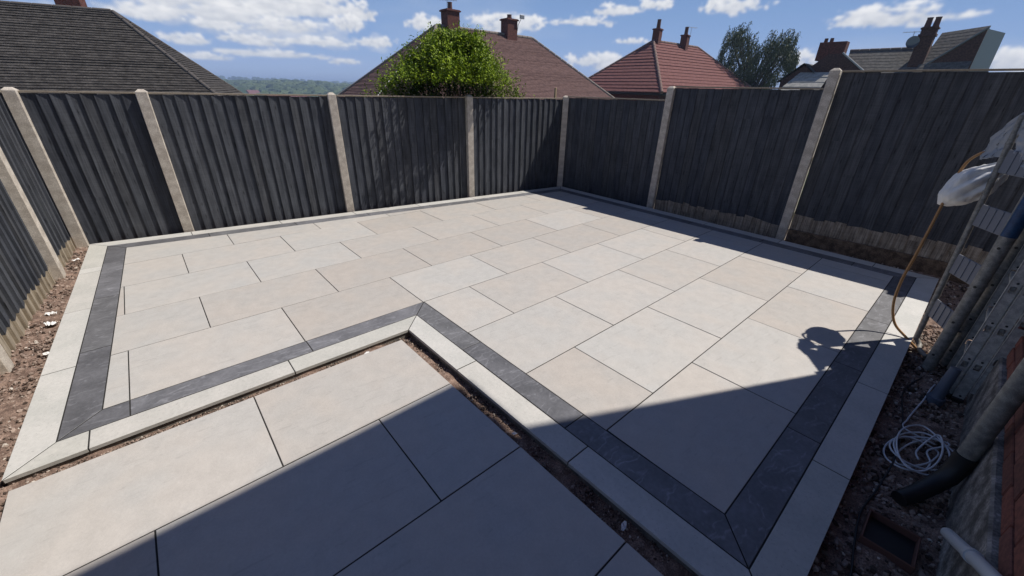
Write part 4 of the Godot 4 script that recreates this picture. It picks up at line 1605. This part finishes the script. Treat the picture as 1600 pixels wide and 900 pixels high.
# a crumpled sack: stretched blob with gathered folds
func sack(mid: Vector3, axis: Vector3, len_: float, rad: float, folds: int, seed_: int, flat_: float, b: Basis) -> MB:
	var mb := MB.new()
	var ns := FastNoiseLite.new()
	ns.seed = seed_
	ns.frequency = 5.0
	var nu := 84
	var nv := 44
	var grid := []
	for i in nv + 1:
		var row := []
		var t := float(i) / nv
		var pr := pow(sin(PI * clampf(t, 0.004, 0.996)), 0.62) * (1.0 - 0.62 * smoothstep(0.45, 1.0, t))
		for k in nu:
			var a := TAU * k / nu
			var fold := 1.0 + 0.17 * sin(a * folds + seed_ + t * 1.5) * smoothstep(0.12, 0.8, t) + 0.06 * absf(sin(a * 8.5 + t * 2.0)) * smoothstep(0.05, 0.5, t)
			var q := b * Vector3(cos(a) * rad * pr * fold, (t - 0.4) * len_, sin(a) * rad * pr * fold * flat_)
			q += q.normalized() * (ns.get_noise_3dv(q + Vector3(seed_, 0, 0)) * 0.20 + (0.5 - absf(ns.get_noise_3dv(Vector3(q.x * 2.6, t * 0.12, q.z * 2.6) + Vector3(0, seed_, 0)))) * 0.10) * rad
			row.append(mid + q)
		grid.append(row)
	smooth_grid(mb, grid, true)
	return mb

# a grid of points as one smooth surface
func smooth_grid(mb: MB, g: Array, wrap: bool) -> void:
	var nv := g.size()
	var nu: int = g[0].size()
	var nn := []
	for i in nv:
		var row := []
		for k in nu:
			var a: Vector3 = g[i][(k + 1) % nu if wrap else mini(k + 1, nu - 1)] - g[i][posmod(k - 1, nu) if wrap else maxi(k - 1, 0)]
			var b: Vector3 = g[mini(i + 1, nv - 1)][k] - g[maxi(i - 1, 0)][k]
			row.append(b.cross(a).normalized() if b.cross(a).length() > 1e-9 else Vector3.UP)
		nn.append(row)
	var z := Vector2.ZERO
	for i in nv - 1:
		for k in (nu if wrap else nu - 1):
			var l := (k + 1) % nu
			mb.tri(g[i][k], g[i][l], g[i + 1][l], nn[i][k], nn[i][l], nn[i + 1][l], z, z, z, Color.WHITE)
			mb.tri(g[i][k], g[i + 1][l], g[i + 1][k], nn[i][k], nn[i + 1][l], nn[i + 1][k], z, z, z, Color.WHITE)

func bag_and_sheet() -> void:
	var bag := thing("plastic_bag", "crumpled white plastic bag tied to the ladders above the hose", "bag", Vector3(2.68, 0.92, 2.62))
	var o := -bag.position
	var ax := Vector3(0.0, 0.70, 0.50).normalized()
	var bx := Vector3(1, 0, 0)
	var b := Basis(bx, ax, bx.cross(ax))
	part(bag, "sack", sack(Vector3(2.70, 1.06, 2.60) + o, ax, 0.42, 0.115, 9, 3, 0.85, b), M.bag)
	var tie := MB.new()
	tie.tube([Vector3(2.69, 1.20, 2.68) + o, Vector3(2.66, 1.27, 2.72) + o, Vector3(2.60, 1.33, 2.77) + o, Vector3(2.45, 1.34, 2.81) + o], [0.032, 0.02, 0.026, 0.03], 9)
	part(bag, "knotted_neck", tie, M.bag)
	var sh := thing("plastic_sheet", "grey translucent plastic sheeting draped over the ladder tops", "plastic sheet", Vector3(2.62, 1.3, 2.68))
	var os := -sh.position
	var ns := FastNoiseLite.new()
	ns.seed = 14
	ns.frequency = 3.0
	# a folded sheet hanging over the top of the ladders, both layers with their own folds
	for layer in 2:
		var mb := MB.new()
		var nu := 26
		var nv := 26
		var g := []
		for i in nv + 1:
			var row := []
			var v := float(i) / nv
			for k in nu + 1:
				var w := float(k) / nu
				var top := Vector3(2.625, 1.515, 2.662).lerp(Vector3(2.56, 1.50, 2.72), w)
				var low := Vector3(2.665, 1.235, 2.585).lerp(Vector3(2.60, 1.27, 2.69), w)
				if layer == 1:
					top = Vector3(2.60, 1.50, 2.70).lerp(Vector3(2.36, 1.44, 2.83), w)
					low = Vector3(2.575, 1.30, 2.715).lerp(Vector3(2.40, 1.20, 2.815), w)
				var p := top.lerp(low, v) + Vector3(0.10, 0, -0.10) * (sin(v * PI) * 0.25)
				p += Vector3(0.3, 0, -1.0).normalized() * (0.012 * sin(w * 23.0 + v * 4.0 + layer) * v + 0.006 * sin(w * 57.0 + v * 9.0) + ns.get_noise_2d(w * 0.9 + layer * 5.0, v) * 0.04 * v)
				row.append(p + os)
			g.append(row)
		smooth_grid(mb, g, false)
		part(sh, "fold", mb, M.sheet)

func curve(pts: Array, step: float) -> Array:
	var c := Curve3D.new()
	c.bake_interval = step
	for i in pts.size():
		var a: Vector3 = pts[max(i - 1, 0)]
		var b: Vector3 = pts[min(i + 1, pts.size() - 1)]
		var d := (b - a) / 6.0
		c.add_point(pts[i], -d, d)
	return Array(c.get_baked_points())

func line_thing(called: String, label: String, category: String, pts: Array, r: float, mat: Material, step := 0.02) -> Node3D:
	var at: Vector3 = pts[pts.size() - 1]
	var t := thing(called, label, category, at)
	var cp := curve(pts, step)
	var rr := []
	for i in cp.size():
		cp[i] -= at
		rr.append(r)
	var mb := MB.new()
	mb.tube(cp, rr, 8)
	part(t, "length", mb, mat)
	return t

func small_things() -> void:
	line_thing("hose", "tan hose hanging in a long loop from the ladders to the patio edge", "hose", [Vector3(2.76, 1.22, 2.74), Vector3(2.715, 1.275, 2.655), Vector3(2.675, 1.285, 2.60), Vector3(2.68, 1.225, 2.544), Vector3(2.68, 1.122, 2.526), Vector3(2.66, 0.967, 2.524), Vector3(2.62, 0.781, 2.524), Vector3(2.58, 0.575, 2.521), Vector3(2.54, 0.384, 2.516), Vector3(2.52, 0.213, 2.535), Vector3(2.50, 0.082, 2.590), Vector3(2.49, 0.009, 2.680), Vector3(2.475, -0.052, 2.775), Vector3(2.46, -0.055, 2.82)], 0.0085, M.hose)
	# white cable: loose end, then several slack loops
	var wp := [Vector3(2.06, -0.06, 2.90), Vector3(1.95, -0.052, 2.885), Vector3(1.80, -0.056, 2.872), Vector3(1.64, -0.056, 2.850), Vector3(1.50, -0.056, 2.834), Vector3(1.40, -0.054, 2.832)]
	var r := RandomNumberGenerator.new()
	r.seed = 33
	for l in 5:
		var cx := 1.175 + r.randf_range(-0.06, 0.06)
		var cz := 2.895 + r.randf_range(-0.03, 0.03)
		var rx := r.randf_range(0.11, 0.235)
		var rz := r.randf_range(0.05, 0.12)
		var ph := r.randf_range(-0.9, 0.7)
		for k in 10:
			var a := TAU * k / 10.0
			var p := Vector2(cos(a) * rx, -sin(a) * rz).rotated(0.35 + ph * 0.6)
			wp.append(Vector3(cx + p.x, -0.050 + 0.009 * l + 0.01 * sin(a * 2.0 + l), minf(cz + p.y, 3.03)))
	wp.append(Vector3(1.22, -0.035, 2.90))
	wp.append(Vector3(1.16, -0.045, 2.915))
	line_thing("white_cable", "slack coil of white cable lying on the dark soil by the downpipe", "cable", wp, 0.0042, M.white_cable, 0.012)
	line_thing("black_cable", "thin black cable lying along the soil beside the shaded patio edge", "cable", [Vector3(2.09, -0.06, 2.833), Vector3(1.81, -0.058, 2.779), Vector3(1.458, -0.058, 2.819), Vector3(1.07, -0.030, 2.833), Vector3(0.80, -0.058, 2.815), Vector3(0.60, -0.058, 2.792), Vector3(0.406, -0.058, 2.807), Vector3(0.261, -0.058, 2.826), Vector3(0.05, -0.058, 2.84)], 0.004, M.black)
	# downpipe with a black shoe
	var dp := thing("downpipe", "weathered grey downpipe with black shoe on the brick wall", "downpipe", Vector3(1.0, -0.05, 3.012))
	var pm := MB.new()
	pm.tube([Vector3(0.005, 0.20, -0.002), Vector3(0, 2.6, 0.0), Vector3(0, 5.2, 0)], [0.034, 0.034, 0.034], 18)
	part(dp, "pipe", pm, M.grey_pipe)
	var sm := MB.new()
	sm.tube([Vector3(0.005, 0.235, -0.002), Vector3(0.003, 0.17, -0.004), Vector3(-0.02, 0.105, -0.015), Vector3(-0.07, 0.062, -0.045), Vector3(-0.15, 0.034, -0.085), Vector3(-0.22, 0.018, -0.125)], [0.040, 0.040, 0.038, 0.036, 0.034, 0.033], 16)
	part(dp, "shoe", sm, M.black)
	for y in [1.1, 2.9]:
		var cm := MB.new()
		cm.cbox(Vector3(0, y, 0.045), Vector3(0.11, 0.03, 0.07), 0.004)
		part(dp, "bracket", cm, M.grey_pipe)
	var wpipe := thing("waste_pipe", "white waste pipe sloping down along the plinth to the gully", "pipe", Vector3(0.56, 0.10, 3.012))
	var wm := MB.new()
	wm.tube([Vector3(0.004, -0.004, 0.0), Vector3(0.0, 0.0, 0.0), Vector3(-0.006, 0.004, 0.0), Vector3(-0.36, 0.235, 0.012), Vector3(-0.62, 0.40, 0.018), Vector3(-0.66, 0.42, 0.06)], [0.013, 0.0185, 0.0205, 0.0205, 0.0205, 0.0205], 18)
	part(wpipe, "pipe", wm, M.white_pipe)
	var wc := MB.new()
	wc.tube([Vector3(-0.27, 0.177, 0.009), Vector3(-0.30, 0.197, 0.010)], [0.0245, 0.0245], 16)
	part(wpipe, "coupling", wc, M.white_pipe)
	# clay gully: square rim round a black plate, painted for the shade down the well
	var gl := thing("gully", "open square drain gully with thin red clay rim in the soil", "drain", Vector3(0.53, -0.075, 2.897), "")
	var rimm := MB.new()
	rimm.cbox(Vector3(-0.088, 0.0, 0), Vector3(0.006, 0.09, 0.17), 0.003)
	rimm.cbox(Vector3(0.088, 0.0, 0), Vector3(0.006, 0.09, 0.17), 0.003)
	rimm.cbox(Vector3(0, 0.0, -0.080), Vector3(0.170, 0.09, 0.006), 0.003)
	rimm.cbox(Vector3(0, 0.0, 0.080), Vector3(0.170, 0.09, 0.006), 0.003)
	part(gl, "rim", rimm, M.clay)
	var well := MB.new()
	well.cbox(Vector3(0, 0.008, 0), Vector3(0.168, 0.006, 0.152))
	part(gl, "well_shade_plate", well, M.black)
	# loose scraps on the soil
	var spots := [[Vector3(-2.205, -0.02, -1.62), 0.07, "white plastic scrap on the left soil strip, farther of the large pair"], [Vector3(-2.19, -0.02, -1.42), 0.085, "long white plastic scrap lying beside the left fence"],
		[Vector3(-2.12, -0.02, -1.38), 0.045, "small white chip on the left soil touching the pale border"], [Vector3(-2.16, -0.02, -0.93), 0.05, "white sliver on the left soil beside the pale border, nearer the camera"], [Vector3(-2.30, -0.02, -0.05), 0.07, "crumpled white scrap on the soil at the left frame edge"], [Vector3(-2.14, -0.025, -2.93), 0.06, "scrap of litter beside the left corner post"],
		[Vector3(2.52, -0.04, 2.86), 0.045, "bright white scrap on the sunlit soil behind the step ladder"], [Vector3(-0.29, -0.03, 1.50), 0.028, "small white chip lying in the dark gravel channel"], [Vector3(-0.27, -0.03, 2.16), 0.040, "ball of crumpled foil in the dark gravel channel"], [Vector3(-0.60, -0.012, 0.375), 0.05, "white sealant smear at the terrace corner by the gravel channel"], [Vector3(4.30, -0.045, 2.28), 0.05, "pale chip on the soil below the tallest shaded fence panel"]]
	for s in spots:
		var t := thing("litter_scrap", s[2], "scrap", s[0], "loose scraps on the soil")
		var ns := FastNoiseLite.new()
		ns.seed = rng.randi() % 1000
		ns.frequency = 1.7
		var mb := MB.new()
		var q: float = s[1]
		var turn := rng.randf() * TAU
		var n := 8
		for i in n:
			for k in n:
				var P := []
				for c in [[i, k], [i + 1, k], [i + 1, k + 1], [i, k + 1]]:
					var x: float = (c[0] / float(n) - 0.5) * q
					var z: float = (c[1] / float(n) - 0.5) * q * (0.2 + 0.35 * sin(PI * clampf(c[0] / float(n), 0.08, 0.92)))
					var w := Vector2(x, z).rotated(turn)
					P.append(Vector3(w.x, ns.get_noise_2d(x * 22.0, z * 22.0) * q * 0.30 - q * 0.02, w.y))
				mb.face([P[0], P[1], P[2]], [Vector2.ZERO, Vector2.ZERO, Vector2.ZERO], Vector3(0, -9, 0))
				mb.face([P[0], P[2], P[3]], [Vector2.ZERO, Vector2.ZERO, Vector2.ZERO], Vector3(0, -9, 0))
		part(t, "crumple", mb, M.scrap)
	# cable across the brown roof
	line_thing("overhead_cable", "thin pale cable hanging in front of the purple brown roof", "cable", [Vector3(11.34, 3.87, -18.93), Vector3(6.565, 2.33, -12.44), Vector3(2.751, 1.355, -6.514)], 0.009, M.white_cable, 0.4)
	# stake behind the far corner
	var sk := thing("wooden_stake", "thin wooden stake behind the rear fence near the far corner", "stake", Vector3(4.33, -0.4, -2.72))
	var km := MB.new()
	km.cbox(Vector3(0, 1.0, 0), Vector3(0.035, 2.03, 0.03), 0.003)
	part(sk, "shaft", km, M.stake)
